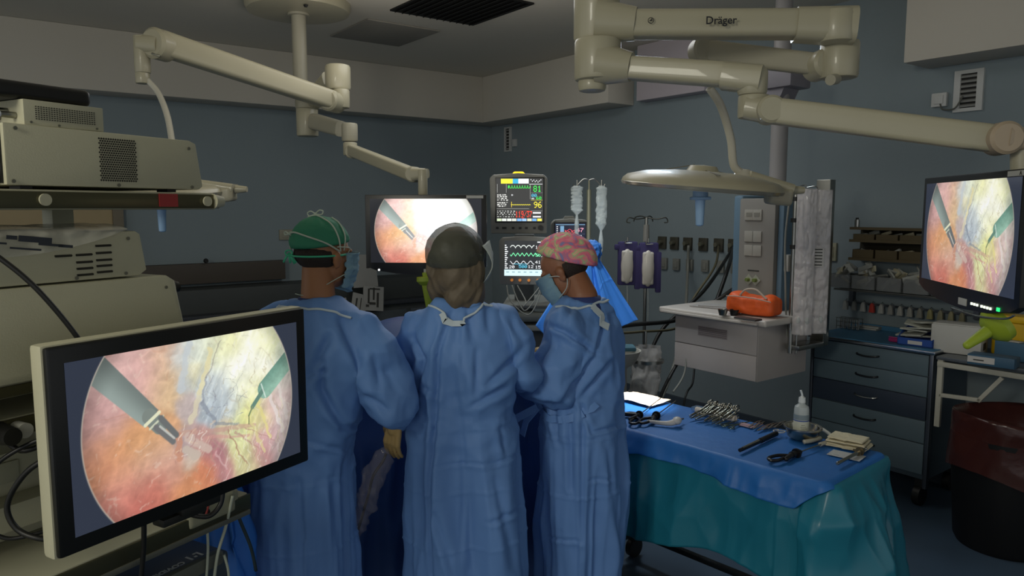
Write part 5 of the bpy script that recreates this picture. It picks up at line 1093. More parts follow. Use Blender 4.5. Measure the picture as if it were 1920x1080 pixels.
# drip pole 1
m_bagc = M('drip_bag_clear', '#c9d0cc', .12, alpha=.5, ior=1.35, bump=.8, bscale=40, coat=.5)
pole = thing('drip_pole', 'steel drip pole with two hanging hooks behind the flowered cap', 'drip stand', Vector((at(1104, 400, 4.02).x, 4.02, 0)), 0)
zt = at(1104, 338, 4.02).z
m = MB(); m.cone((0, 0, .05), (0, 0, zt-.05), .012); m.cone((0, 0, zt-.06), (0, 0, zt), .005); m.build('pole', M('pole_brass', '#8f8d78', .35, .6), pole)
m = MB()
for s in (-1, 1): m.tube([(0, 0, zt), (s*.03, 0, zt+.005), (s*.065, 0, zt-.03), (s*.075, 0, zt-.045), (s*.085, 0, zt-.02)], .0035, 6, 6)
m.build('hook', m_steel, pole)
m = MB()
for k in range(5): a = k*2*PI/5; m.tube([(0, 0, .09), (.09*math.cos(a), .09*math.sin(a), .07), (.17*math.cos(a), .17*math.sin(a), .05)], .012); m.ell((.17*math.cos(a), .17*math.sin(a), .03), (.03, .03, .03))
m.build('foot', m_steel, pole)
def dripbag(px, label, w0, ybot):
    t = thing('drip_bag', label, 'drip bag', at(px, 348, 3.99), 0, 'drip bags on the first pole'); s = 3.99/CF; h = (ybot-348)*s
    def f(u, v):
        a = 2*PI*u; r_ = w0*(1 if v < .85 else (1-v)/.15*.8+.2)*(1 if v > .05 else .6); g = 1+.35*(float(ridged(a*.9, v*9, s=int(px), o=2))-.4)
        return Vector((r_*math.cos(a)*g, .5*r_*math.sin(a)*g, -h*v))
    m = MB(); m.grid(20, 40, f, closed_u=True); m.build('bag', m_bagc, t, 180)
    m = MB(); m.cone((0, 0, -h), (0, 0, -h-.05), .006, .013); m.cone((0, 0, -h-.05), (0, 0, -h-.11), .013, .011); m.cone((0, 0, -h-.11), (0, 0, -h-.13), .01, .004); m.build('drip_chamber', m_bagc, t)
    m = MB(); m.tube([(0, 0, -h-.13), (.006, 0, -h-.3), (-.01, .01, -h-.5)], .003); m.build('line', m_bagc, t); m = MB(); m.cone((0, 0, .0), (0, 0, .03), .004); m.build('hanger', m_steel, t)
dripbag(1082, 'clear crumpled drip bag on the left hook, in front of the small monitor', .030, 402); dripbag(1128, 'longer clear drip bag on the right hook of the first pole', .028, 432)
# drip pole 2 with pressure infusers
q = at(1212, 420, 5.3); p2 = thing('drip_pole', 'second drip stand with four arm top and purple pressure sleeves', 'drip stand', Vector((q.x, 5.3, 0)), 0)
zt = at(1212, 408, 5.3).z
m = MB(); m.cone((0, 0, .05), (0, 0, zt), .012); m.build('pole', m_steel, p2)
m = MB()
for s in (-1, 1):
    m.tube([(0, 0, zt), (s*.07, -.02, zt-.01), (s*.13, -.03, zt), (s*.145, -.03, zt-.03), (s*.12, -.03, zt-.035)], .0045); m.tube([(0, 0, zt), (s*.03, .06, zt+.01), (s*.06, .12, zt), (s*.07, .13, zt-.03)], .0045)
m.build('hook', M('hook_dark', '#4a4a44', .4, .6), p2)
m = MB(); m.cone((0, 0, zt-.17), (0, 0, zt-.05), .024, .02); m.build('clamp', M('clamp_pale', '#7f7e78', .5), p2)
m = MB()
for k in range(5): a = k*2*PI/5; m.tube([(0, 0, .09), (.28*math.cos(a), .28*math.sin(a), .05)], .012, sm=0); m.ell((.28*math.cos(a), .28*math.sin(a), .03), (.03, .03, .03))
m.build('foot', m_steel, p2)
m_pur = M('infuser_purple', '#3a3462', .7); m_wb = M('infuser_bag', '#c3beb2', .3, coat=.3)
for i, (px, y0, y1, lab) in enumerate(((1178, 453, 535, 'purple pressure sleeve with fluid bag, left of the stand pole'), (1217, 455, 541, 'purple pressure sleeve with fluid bag, right one on the stand'))):
    a = at(px, y0, 5.22); b = at(px, y1, 5.22); h = a.z-b.z
    t = thing('pressure_infuser', lab, 'pressure infuser', b, 0, 'pressure infusers'); 
    m = MB(); m.b2(-.075, .065, 0, .04, 0, h, bev=.015); m.b2(.045, .085, 0, .03, -.03, h*.8, bev=.01); m.b2(-.10, -.06, 0, .03, h-.06, h-.02, bev=.01); m.build('sleeve', m_pur, t)
    m = MB(); m.ell((-.012, -.01, h*.44), (.044, .03, h*.40)); m.b2(-.052, .028, -.025, .01, h*.08, h*.80, bev=.016, seg=3); m.build('fluid_bag', m_wb, t)
    m = MB(); m.tube([(-.01, 0, h+.01), (-.03, -.01, h*.97), (.02, -.01, h*.97)], .004); m.cone((-.01, 0, h), (-.01, 0, h+.03), .006); m.build('hanger', m_steel, t)
    m = MB(); m.tube([(-.01, -.01, .0), (-.005, 0, -.10), (.0, .02, -.25)], .003); m.build('drip_line', m_bagc, t)
# suction bag stand and basin left of the drawers
t = thing('suction_liner', 'crumpled clear suction liner bags hanging right of the woman\'s gown', 'suction bag', Vector((at(1205, 700, 4.6).x, 4.6, at(1205, 800, 4.6).z)), 0)
def f(u, v): a = 2*PI*u; r_ = .10-.03*v+.045*(float(ridged(a*1.2, v*4, s=15, o=2))-.4); return Vector((r_*math.cos(a)+.03*v-.04*(1-v)*0, r_*math.sin(a), .02+.52*v-.02))
m = MB(); m.grid(40, 40, f, closed_u=True); m.build('liner', M('liner_clear', '#a8a49e', .25, alpha=.55, bump=.7, bscale=25), t, 180)
m = MB(); m.lathe([(.085, 0), (.10, 0), (.10, .02), (.085, .02)], c=(.03, 0, .42), closed=True); m.cone((.03, .1, -.5), (.03, .1, .6), .01); m.build('holder_ring', m_steel, t)
for q_ in ((.1, 0), (-.1, 0), (0, .1), (0, -.1)): m = MB(); m.cone((.03, .1, -.48), (.03+q_[0]*2, .1+q_[1]*2, -t.location.z+.01), .008); m.build('foot', m_steel, t)
c = at(1158, 672, 4.25); t = thing('basin_stand', 'pale grey basin on a column right behind the woman\'s hip', 'basin', Vector((c.x, 4.25, 0)), 0)
z = c.z
m = MB(); m.lathe([(0, z-.04), (.08, z-.04), (.11, z-.01), (.13, z+.04), (.135, z+.05), (.125, z+.05), (.10, z), (0, z-.02)], n=36); m.build('bowl', M('basin_grey', '#9a978c', .45), t)
m = MB(); m.lathe([(.0, 0), (.11, 0), (.11, .04), (.06, .06), (.055, z-.06), (.07, z-.035), (0, z-.035)], n=28); m.build('column', M('basin_grey'), t)
m = MB(); m.b2(-.06, .10, -.06, .06, z+.05, z+.075, bev=.01); m.build('folded_cloth', M('cloth_teal', '#3c6470', .7), t)
hose('vacuum_tube', [at(1262, 735, 4.6), at(1283, 700, 4.65), at(1290, 640, 4.7), at(1300, 600, 4.75)], .006, mwh, 'pale tube standing behind the drawer unit', 'tube')
# ------------------------------------------------------------------ items on the drawer unit
def onu(px, py): return onz(px, py, 1.147)
m_or = M('bag_orange', '#d9581c', .5, bump=.3, bscale=20)
t = thing('orange_bag', 'bright orange soft bag with a pale handle on top of the drawer unit', 'bag', onu(1417, 593)+Vector((.0, .05, 0)), RR+.15)
def odisp(co, no): x, y, z = co.T; return co+no*(.010*(ridged(x*12, y*12, z*14, s=3, o=2)-.45))[:, None]
m = MB(); m.b2(-.15, .15, -.07, .09, .005, .115, bev=.04, seg=4); m.ell((-.09, 0, .10), (.06, .07, .04)); m.ell((.10, 0, .085), (.05, .07, .045))
mesh_obj('pouch', remesh(m, .007, 4, odisp, 'pouch'), m_or, t, 180)
m = MB(); m.tube([(-.06, -.05, .12), (-.02, -.06, .155), (.04, -.06, .16), (.09, -.06, .125), (.11, -.06, .11)], .006); m.build('handle', M('strap_pale', '#b0a090', .6), t)
m = MB(); m.tube([(-.14, -.07, .11), (-.05, -.085, .115), (.05, -.085, .11), (.14, -.07, .095)], .003); m.build('zip', M('strap_pale'), t)
for (px, py, s, lab) in ((1355, 585, .03, 'left small metal cup on the drawer unit top'), (1376, 585, .028, 'small dark lidded cup beside the orange bag')):
    t = thing('small_cup', lab, 'cup', onu(px, py+6), 0); m = MB(); m.lathe([(0, 0), (s*.7, 0), (s, s*1.2), (s*.9, s*1.2), (s*.6, .004), (0, .004)], n=20); m.build('cup_body', m_steel if px < 1370 else m_blk, t)
    m = MB(); m.tube([(s, 0, s), (s*1.5, 0, s*.8), (s*1.4, 0, s*.3)], .003); m.build('cup_handle', m_steel, t)
t = thing('instrument_pouch', 'flat dark brown pouch lying in front of the orange bag', 'pouch', onu(1399, 598)-Vector((0, .03, 0)), RR)
m = MB(); m.b2(-.075, .075, -.03, .03, 0, .012, bev=.005); m.build('pouch', M('pouch_brown', '#3f302a', .6), t); m = MB(); m.b2(-.07, .07, -.032, -.028, .004, .008); m.build('zip', m_steel, t)
t = thing('paper_stack', 'loose white papers at the back of the drawer unit', 'papers', onu(1345, 580)+Vector((-.0, .12, 0)), RR+.2)
m = MB(); m.b2(-.12, .12, -.08, .08, 0, .006); m.box((.02, .02, .009), (.2, .14, .005), Euler((0, 0, .2))); m.build('sheets', M('paper_white', '#9d9a96', .8), t)
# hanging pole with catheter bags
pk = at(1487, 500, 4.35)
t = thing('equipment_rail', 'tall steel pole with black clamps right of the supply column', 'pole', Vector((pk.x, 4.35, 0)), RR)
za, zb = at(1487, 352, 4.35).z, at(1492, 662, 4.35).z
m = MB(); m.cone((0, 0, zb), (0, 0, za), .014); m.cone((.035, .01, zb), (.035, .01, za-.05), .006); m.build('pole', m_steel, t)
for py in (373, 413, 463):
    z = at(1487, py, 4.35).z; m = MB(); m.cone((0, 0, z-.012), (0, 0, z+.012), .024); m.b2(.0, .06, -.01, .01, z-.006, z+.006, bev=.003); m.build('clamp', mbk, t)
m = MB(); m.b2(-.05, -.02, -.02, .02, at(1487, 510, 4.35).z, at(1487, 478, 4.35).z, bev=.008); m.build('white_bracket', M('bracket_white', '#a2a29c', .5), t)
m = MB(); m.tube([(-.03, -.01, za-.03), (-.045, -.02, za-.3), (-.03, -.02, za-.6), (-.035, -.0, zb+.25), (-.02, 0, zb+.1)], .006); m.build('hanging_tube', mwh, t)
m = MB(); m.b2(-.03, .06, .0, .30, zb+.02, zb+.05, bev=.005); m.b2(-.03, .06, .26, .32, zb+.02, 1.95, bev=.005); m.build('wall_strut', m_steel, t)
m_sack = M('catheter_film', '#cfcac8', .15, alpha=.62, bump=.9, bscale=22, coat=.5)
for i, (px, wpx, lab) in enumerate(((1503, 34, 'narrow clear catheter bag hanging nearest the steel pole'), (1527, 42, 'wide clear catheter bag hanging at the right with printed label'))):
    a, b = at(px, 354+2*i, 4.25+.04*i), at(px, 628-i*3, 4.25+.04*i); h = a.z-b.z; w_ = wpx*4.3/CF
    t = thing('catheter_bag', lab, 'catheter bag', b, RR*.25, 'hanging catheter bags')
    def f(u, v): return Vector(((u-.5)*w_, .02*math.sin(PI*u)*-1+.012*float(ridged(u*4+i*3, v*14, s=6+i, o=2)), h*v))
    m = MB(); m.grid(24, 90, f); m.build('film', m_sack, t, 180, solid=.003)
    m = MB(); m.tube([(0, -.004, h*.12), (.004, -.002, h*.5), (-.003, -.004, h*.9)], .004, 6); m.build('catheter', M('catheter_dark', '#4b4a48', .4), t)
    if i: m = MB(); m.b2(-.03, .03, -.024, -.022, h*.47, h*.60); m.build('label', M('label_white', '#bcb9b4', .6), t); m = MB(); [m.b2(-.025, .02, -.0255, -.0235, h*.48+k*.018, h*.48+k*.018+.006) for k in range(6)]; m.build('label_print', M('print_dark'), t)
    for k in (-1, 1): m = MB(); m.ell((k*w_*.22, -.012, h*.10), (.012, .008, .022)); m.build('connector', m_bagc, t)
    m = MB(); m.tube([(-.005, 0, h-.005), (-.03*(1 if i else .5), .0, h+.02), (-.07 if i else -.04, .04, h+.015)], .003); m.build('hanger', m_steel, t)
# ------------------------------------------------------------------ drawer cabinet on the right
cab = thing('drawer_cabinet', 'dark blue grey wheeled drawer cabinet with blue top at the right', 'cabinet', room(4.5, -2.3, 0), RR)
m_cab = M('cabinet_slate', '#55666e', .5); m_cab2 = M('cabinet_navy', '#2d3745', .45); m_alu = M('aluminium', '#70747a', .3, .9)
m = MB(); m.b2(-.375, .375, .012, .50, .17, .92, bev=.004); m.build('carcass', M('carcass_slate', '#3f4c55', .5), cab)
for x in (-.385, .365): m = MB(); m.b2(x, x+.022, -.004, .03, .12, .93, bev=.004); m.build('corner_post', m_alu, cab)
zs = [.925, .795, .67, .53, .39, .20]
for i in range(5):
    m = MB(); m.b2(-.36, .36, -.002, .014, zs[i+1]+.003, zs[i]-.003, bev=.003); d = m.build('drawer', m_cab2 if i == 2 else m_cab, cab)
    if i == 2: d['label'] = 'navy drawer with bright handle'
    z = (zs[i+1]+zs[i])/2+.012; m = MB(); m.tube([(-.07, -.004, z), (-.055, -.022, z-.004), (.0, -.026, z-.008), (.055, -.022, z-.004), (.07, -.004, z)], .006, 8, 5); m.build('handle', m_steel if i == 2 else M('handle_dark', '#14181c', .4), d)
m = MB(); m.b2(-.40, .40, -.02, .52, .93, .95, bev=.004); m.build('top_edge', M('aluminium_bright', '#b4b9bf', .22, 1), cab)
m = MB(); m.b2(-.385, .385, -.0, .51, .948, .954); m.b2(-.385, .385, .49, .51, .95, .985, bev=.003); m.build('top_mat', M('mat_blue', '#3d6f8f', .5), cab)
for x in (-.33, .33):
    for y in (.05, .45): m = MB(); m.cone((x-.02, y, .06), (x+.02, y, .06), .06); m.b2(x-.025, x+.025, y-.02, y+.02, .08, .17, bev=.005); m.build('caster', mbk, cab)
tb = thing('folding_shelf', 'grey fold down side shelf on white brackets right of the cabinet', 'shelf', room(4.5, -1.885, 0), RR)
m = MB(); m.b2(0, .70, -.04, .48, .915, .935, bev=.004); m.build('shelf_top', M('shelf_metal', '#6f7478', .35, .6), tb)
m = MB(); m.b2(.005, .035, -.03, -.005, .52, .915, bev=.004); m.b2(.005, .48, -.035, -.01, .875, .905, bev=.004); m.box((.13, -.02, .715), (.22, .02, .022), Euler((0, -.06, 0)), bev=.003); m.box((.28, -.02, .79), (.19, .02, .022), Euler((0, -.95, 0)), bev=.003); m.build('bracket', M('bracket_cream', '#b2b0a2', .45), tb)
m = MB(); m.b2(.60, .63, .40, .43, 0, .915); m.b2(.60, .63, -.02, .01, 0.0, .915) if False else None; m.build('leg', m_alu, tb)
# items on cabinet
def onc(px, py): return onz(px, py, .955)
t = thing('test_tube_rack', 'wire rack of small tubes at the back left of the cabinet top', 'rack', onc(1592, 617), RR)
m = MB()
for i in range(6):
    x = -.075+i*.03; m.cone((x, -.03, .0), (x, -.03, .075), .0022, n=6); m.cone((x, .03, 0), (x, .03, .075), .0022, n=6)
for z in (.02, .05, .075): m.b2(-.08, .08, -.032, -.028, z-.002, z+.002); m.b2(-.08, .08, .028, .032, z-.002, z+.002)
m.build('wire_frame', m_steel, t)
for i in range(5):
    m = MB(); m.cone((-.06+i*.03, 0, .004), (-.06+i*.03, 0, .07), .010); m.build('tube', M('tube_pale', '#9da0a0', .3), t)
t = thing('metal_tray', 'flat white folded packets in the middle of the cabinet top', 'packets', onc(1628, 617), RR)
m = MB(); m.b2(-.075, .075, -.04, .04, 0, .012, bev=.004); m.box((.01, .0, .018), (.14, .07, .010), Euler((0, 0, .1)), bev=.003); m.build('packets', M('packet_white', '#9a9c98', .5), t)
t = thing('magenta_packet', 'small magenta packet beside the blue bin on the cabinet', 'packet', onc(1680, 641), RR); m = MB(); m.b2(-.04, .045, -.02, .02, 0, .025, bev=.008); m.build('wrapper', M('magenta', '#93245f', .5), t); m = MB(); m.b2(-.045, .05, -.004, .004, .025, .029); m.build('seam', M('magenta2', '#b04a80', .5), t)
t = thing('parts_bin', 'open blue plastic bin stuffed with white glove packets on the cabinet', 'bin', onc(1727, 650)+Vector((.02, .06, 0)), RR+.1)
m = MB(); m.b2(-.10, .10, -.07, .10, 0, .006); m.prism([(-.07, 0), (.10, 0), (.10, .10), (.02, .09), (-.07, .045)], -.10, -.094, 'yz'); m.prism([(-.07, 0), (.10, 0), (.10, .10), (.02, .09), (-.07, .045)], .094, .10, 'yz'); m.b2(-.1, .1, -.07, -.064, 0, .045); m.b2(-.1, .1, .094, .10, 0, .10); m.build('bin_shell', M('bin_blue', '#274a92', .4), t)
m = MB(); m.b2(-.04, .04, -.0725, -.07, .01, .032); m.build('bin_label', M('label_white'), t)
m_pk = M('packet_paper', '#a9aa9e', .6, bump=.4)
for i in range(7):
    r_ = random.Random(i); p = t.location+Vector((r_.uniform(-.04, .04), r_.uniform(-.04, .05), .05+i*.014))
    m = MB(); m.box((0, 0, 0), (.15, .10, .010), Euler((r_.uniform(-.25, .25), r_.uniform(-.2, .2), r_.uniform(-.6, .6)+RR)), bev=.003); o = m.build('glove_packet', m_pk, None, loc=p); tag(o, 'white glove packet in the heap filling the blue bin', 'packet', 'glove packets in the blue bin')
def onf(px, py): return onz(px, py, .937)
t = thing('white_box', 'white foam box on the fold down shelf under the right monitor', 'box', onf(1800, 660)+Vector((-.01, .0, 0)), RR+.15)
m = MB(); m.b2(-.13, .13, -.08, .08, 0, .165, bev=.006); m.build('carton', M('carton_white', '#b8b7b0', .6), t)
m = MB(); m.b2(.1302, .1312, -.03, .03, .03, .07); [m.b2(-.02+k*.02, -.012+k*.02, -.0815, -.0795, .02, .05) for k in range(0)]; m.build('carton_print', M('print_dark'), t); m = MB(); m.b2(-.125, .125, -.075, .075, .165, .172, bev=.003); m.build('lid', M('carton_white'), t)
t = thing('sharps_container', 'yellow sharps container behind the white box', 'container', room(4.80, -1.42, .937), RR)
m = MB(); m.box((0, 0, .10), (.17, .14, .20), bev=.02, seg=3); m.build('tub', M('sharps_yellow', '#c9a416', .35), t); m = MB(); m.b2(-.10, .10, -.085, .085, .19, .225, bev=.012); m.b2(-.03, .03, -.03, .03, .22, .245, bev=.006); m.build('lid', M('sharps_lid', '#d8b020', .35), t)
t = thing('sharps_container', 'second yellow sharps container, left and higher, beside the wall', 'container', room(4.82, -1.63, .937), RR)
m = MB(); m.box((0, 0, .10), (.18, .12, .20), bev=.02, seg=3); m.build('tub', M('sharps_yellow'), t); m = MB(); m.b2(-.10, .10, -.07, .07, .195, .235, bev=.012); m.build('lid', M('sharps_lid'), t)
t = thing('tissue_box', 'blue carton with a white side at the front of the fold down shelf', 'box', onf(1858, 688)+Vector((.03, .05, 0)), RR+.1)
m = MB(); m.b2(-.10, .12, -.05, .06, 0, .055, bev=.004); m.build('carton', M('carton_blue', '#33566e', .5), t); m = MB(); m.b2(-.098, .03, -.0515, -.0495, .012, .046); m.build('white_panel', M('label_white'), t); m = MB(); m.b2(-.07, -.02, -.053, -.0512, .024, .030); m.build('printed_line', M('print_dark'), t)
t = thing('tissue_box', 'smaller blue carton on top at the right end of the fold down shelf', 'box', onf(1900, 680)+Vector((.06, .08, .0)), RR-.2); m = MB(); m.b2(-.09, .09, -.04, .06, 0, .10, bev=.004); m.build('carton', M('carton_blue2', '#41637a', .5), t); m = MB(); m.b2(-.03, .03, -.02, .02, .1, .104); m.build('opening', M('label_white'), t)
# waste bin
t = thing('waste_bin', 'large black waste bin with a dark red bag folded over its rim', 'waste bin', (2.62, 3.78, 0), 0)
m = MB(); m.lathe([(0, 0), (.22, 0), (.235, .03), (.275, .60), (.265, .60), (.225, .04), (0, .04)], n=48); m.build('bin_body', M('bin_black', '#0c0c0d', .5), t)
def f(u, v):
    a = 2*PI*u; w_ = float(ridged(a*1.5, v*1.2, s=3, o=2)); zz = .40+.42*v if v < .75 else .715-(v-.75)*.6; r_ = .285-.02*v+.03*(w_-.4) if v < .75 else .27-(v-.75)*.5
    return Vector((r_*math.cos(a), r_*math.sin(a), zz+.04*math.sin(a*2+1)*(1-v)))
m = MB(); m.grid(100, 30, f, closed_u=True); m.build('bin_bag', M('bag_red', '#42201c', .25, alpha=.85, bump=.4, bscale=16), t, 180)
# ------------------------------------------------------------------ wall organiser
org = thing('wall_organiser', 'wall shelf rack with three rows of brown and clear bins above the cabinet', 'shelf rack', room(5.03, -2.45, 0), RR)
m_bro = M('organiser_brown', '#4a3f26', .55); m_clr = M('bin_clear', '#8a8d8c', .2, alpha=.45, coat=.3)
P3 = lambda px, py, a=4.9: toloc(org, onR(px, py, a))
x0, x1 = P3(1598, 430).x, P3(1598, 430).x+.95
zA, zB, zC, zD = P3(1605, 427).z, P3(1605, 450).z, P3(1605, 484).z, P3(1605, 540).z
m = MB(); m.b2(x0, x1, -.02, 0, zC-.02, zA, bev=.003); m.build('back_panel', M('organiser_back', '#2b2618', .7), org)
for z in (zA, zB, zC): m = MB(); m.b2(x0, x1, -.16, 0, z-.008, z, bev=.002); m.b2(x0, x1, -.165, -.155, z-.012, z+.006); m.build('shelf', m_bro, org)
for (za_, zb_) in ((zA, zB), (zB, zC)):
    for k in range(6):
        xa = x0+.02+k*.155; m = MB(); h = (za_-zb_)*.5; m.b2(xa, xa+.145, -.15, -.145, zb_+.002, zb_+h); m.b2(xa, xa+.004, -.15, -.02, zb_+.002, zb_+h); m.b2(xa+.141, xa+.145, -.15, -.02, zb_+.002, zb_+h); o = m.build('tray', m_bro, org)
m = MB(); m.b2(x0-.05, x1, -.24, -.22, zD-.01, zD+.0); m.b2(x0-.05, x1, -.24, 0, zD-.012, zD-.004); m.build('lower_shelf', M('shelf_pale', '#6e706c', .4, .5), org)
R_ = random.Random(5)
m_pack = [M('sachet_a', '#9b9c94', .5), M('sachet_b', '#83857e', .5), M('sachet_c', '#a09a80', .5)]
for k in range(5):
    xa = x0-.10+k*.17; yy = -.235
    m = MB(); zz = zD+.005
    for (a0, a1, b0, b1) in ((xa, xa+.155, yy, yy+.005), (xa, xa+.004, yy, -.05), (xa+.151, xa+.155, yy, -.05), (xa, xa+.155, -.055, -.05)): m.b2(a0, a1, b0, b1, zz, zz+.09)
    m.b2(xa, xa+.155, yy, -.05, zz, zz+.004); o = m.build('clear_bin', m_clr, org)
    for j in range(9):
        m = MB(); w_, l_ = R_.uniform(.02, .04), R_.uniform(.07, .12); m.box((0, 0, 0), (l_, .012, w_), Euler((R_.uniform(-1.2, 1.2), R_.uniform(-.9, .9), R_.uniform(-.8, .8))), bev=.003)
        p = room(5.03+R_.uniform(-.20, -.09), -2.45+xa+R_.uniform(.03, .12), zz+R_.uniform(.03, .145)); o = m.build('syringe_packet', m_pack[j % 3], None, loc=p); o.rotation_euler = (0, 0, RR)
        tag(o, 'clear wrapped syringe packet heaped in the row of clear bins', 'packet', 'syringe packets in the clear bins')
for row, (zb_, zt_) in enumerate(((zB, zA), (zC, zB))):
    for j in range(12):
        m = MB(); m.box((0, 0, 0), (R_.uniform(.05, .09), .02, R_.uniform(.02, .035)), Euler((R_.uniform(-.4, .4), R_.uniform(-.5, .5), R_.uniform(-.3, .3))), bev=.003)
        o = m.build('sachet', m_pack[R_.choice((0, 1, 2))], None, loc=room(5.03-R_.uniform(.06, .12), -2.45+x0+.06+j*.075, zb_+R_.uniform(.03, .05))); o.rotation_euler = (0, 0, RR)
        tag(o, 'small sachet in the %s brown tray row of the wall rack' % ('top' if row == 0 else 'second'), 'sachet', 'sachets in the %s tray row' % ('top' if row == 0 else 'second'))
p = onR(1607, 418, 4.92); t = thing('steel_canister', 'tiny shiny steel canister on top of the wall rack', 'canister', Vector((p.x, p.y, zA)), 0); m = MB(); m.cone((0, 0, 0), (0, 0, .055), .016); m.build('canister_body', m_steel, t); m = MB(); m.cone((0, 0, .055), (0, 0, .068), .010); m.build('canister_cap', mbk, t)
# hook rail with hanging items
rl = thing('hook_rail', 'steel rail with clipped items low on the wall behind the cabinet', 'rail', room(5.03, -2.45, 0), RR)
z = P3(1640, 574).z
m = MB(); m.b2(x0-.08, x1, -.05, -.03, z-.006, z+.006); m.b2(x0-.05, x0-.02, -.04, 0, z-.03, z+.2); m.b2(x1-.2, x1-.17, -.04, 0, z-.03, z+.2); m.build('rail', m_alu, rl)
cols = ['#8f918c', '#7c7d78', '#a9aaa4', '#b03a30', '#a4a49e', '#8f8e88', '#a5a49c', '#999890', '#87867c', '#9b9464', '#8e8a70', '#989270', '#7f7b60']
for i, h_ in enumerate(cols):
    px = 1567+i*14; p = P3(px, 574); t = thing('hanging_clip', 'dark red clip hanging on the wall rail' if i == 3 else 'pale clip hanging on the wall rail above the cabinet', 'clip', room(5.03-.06, -2.45+x0-.06+i*.063, z-.055), RR, None if i == 3 else 'pale clips on the wall rail')
    m = MB(); m.prism([(-.018, 0), (.018, 0), (.012, .05), (.004, .065), (-.004, .065), (-.012, .05)], -.012, .012, bev=.003); m.build('clip_body', M('clip_'+h_[1:], h_, .5), t)
    m = MB(); m.tube([(0, 0, .06), (.0, .01, .075), (0, .025, .068)], .002); m.build('clip_hook', m_steel, t)
# ------------------------------------------------------------------ instrument table
TT = -math.atan2(.742, .67); TZ = .83
TO_ = Vector((1.113, 2.486, 0)); X_ = Vector((.67, -.742, 0)); Y_ = Vector((.742, .67, 0)); TC = TO_-X_*.62+Y_*.23
itab = thing('instrument_table', 'steel instrument table on casters under blue and teal drapes', 'table', TC, TT)
m_leg = M('leg_dark', '#2e3438', .35, .7)
m = MB(); m.b2(-.60, .60, -.21, .21, .785, .815, bev=.006); m.build('table_top', m_steel, itab)
for sx in (-1, 1):
    for sy in (-1, 1):
        m = MB(); m.cone((sx*.56, sy*.18, .10), (sx*.56, sy*.18, .79), .016); lg = m.build('leg', m_leg, itab)
        m = MB(); m.cone((sx*.56-.016, sy*.18, .05), (sx*.56+.016, sy*.18, .05), .05); m.b2(sx*.56-.03, sx*.56+.03, sy*.18-.03, sy*.18+.03, .09, .13, bev=.01); m.build('caster', mbk, lg)
m = MB(); m.b2(-.56, .56, .17, .20, .115, .14, bev=.005); m.b2(-.57, -.545, -.18, .18, .115, .14, bev=.005); m.b2(.545, .57, -.18, .18, .115, .14, bev=.005); m.build('base_rail', m_leg, itab)
m_teal = M('drape_teal', '#1f7186', .33, var=.05, bump=.03, bscale=20, sheen=.2); m_bl = M('drape_blue', '#2266ae', .5, var=.05, bump=.12, bscale=26)
def hem_t(s, x, y): return .40+(.10 if x > .5 else 0)+.05*math.sin(s*19)+.05*float(vnoise(s*14, 0., s=2))
def fold_t(s, dz, x, y):
    g = min(1, dz/.2); e = 1 if x > .45 else .35; a = 2*PI*s
    return g*e*.10*(float(ridged(s*11, dz*.7, s=8, o=2))-.32)+g*.012*math.sin(s*60+dz*9)
drape('table_drape', 'shiny teal drape hanging down round the instrument table', 'drape', TC+Vector((0, 0, .822)), TT, 1.28, .47, m_teal, hem_t, lambda s: .10, fold_t, lambda x, y: 0, rad=.03, rows=44, n=520, facet=(.07, 3.2, 1.0))
def hem_b(s, x, y): return .015+(.07+.02*math.sin(s*26)+.02*float(vnoise(s*30, 0., s=5)))*min(1, max(0, (.63-x)/.10))
drape('overlay_drape', 'matte blue overlay drape spread on top of the instrument table', 'drape', TC+Vector((-.02, 0, .829)), TT, 1.27, .485, m_bl, hem_b, lambda s: .22, lambda s, dz, x, y: min(1, dz/.06)*.035*(float(ridged(s*22, dz*3, s=4, o=2))-.3), lambda x, y: .003*float(fbm(x*14, y*14, s=3)), rad=.03, rows=16, n=420, inner=24, facet=(.03, 9, 0))
ZT = .835
def onT(px, py): return onz(px, py, ZT)
def lay2(px0, py0, px1, py1, z=ZT): a, b = onz(px0, py0, z), onz(px1, py1, z); return a, b, (b-a).length, math.atan2(b.y-a.y, b.x-a.x)
m_st2 = M('instrument_steel', '#a8a598', .25, 1.0); m_bp = M('handle_black', '#121214', .35)
# napkin
a = onT(1205, 752); t = tag(None or (lambda m: m)(MB().grid(30, 22, lambda u, v: Vector(((u-.5)*.22, (v-.5)*.16, .004+.012*float(fbm(u*4, v*4, s=5))+(.02 if u < .1 else 0)*float(1-v)))).build('gauze_cloth', M('gauze_cream', '#e4d2bc', .85, bump=.3, bscale=90), None, 180, loc=a+Vector((0, 0, .003)), solid=.0015)), 'cream cloth brightly lit by the lamp at the far end of the table', 'cloth'); t.rotation_euler = (0, 0, TT)
# laparoscopic instruments: pistol handle + shaft
def lap(label, hx, hy, tx, ty, both=True, flip=1):
    a, b, ln, ang = lay2(hx, hy, tx, ty); t = thing('laparoscopic_instrument', label, 'surgical instrument', a+Vector((0, 0, .012)), ang, 'laparoscopic instruments')
    m = MB(); m.cone((0, 0, 0), (ln, 0, 0), .0028, n=10); m.cone((ln, 0, 0), (ln+.018, .003, 0), .002, .0008, 8); m.build('shaft', m_st2, t)
    m = MB(); m.cone((-.03, 0, 0), (.03, 0, 0), .013, .009, 18); m.cone((.0, 0, 0), (.008, 0, 0), .019, .019, 18); m.cap((-.03, 0, 0), (-.085, flip*.012, 0), .011, .009, 12); m.build('handle', m_bp, t)
    m = MB(); m.tube([(-.04, 0, 0), (-.075, -flip*.03, 0), (-.125, -flip*.035, 0), (-.145, -flip*.015, 0), (-.12, flip*.002, 0), (-.08, flip*.0, 0)], .0065, 8, 6); m.build('finger_loop', m_bp, t); return t
lap('leftmost black handled keyhole instrument by the lit cloth', 1198, 783, 1238, 752)
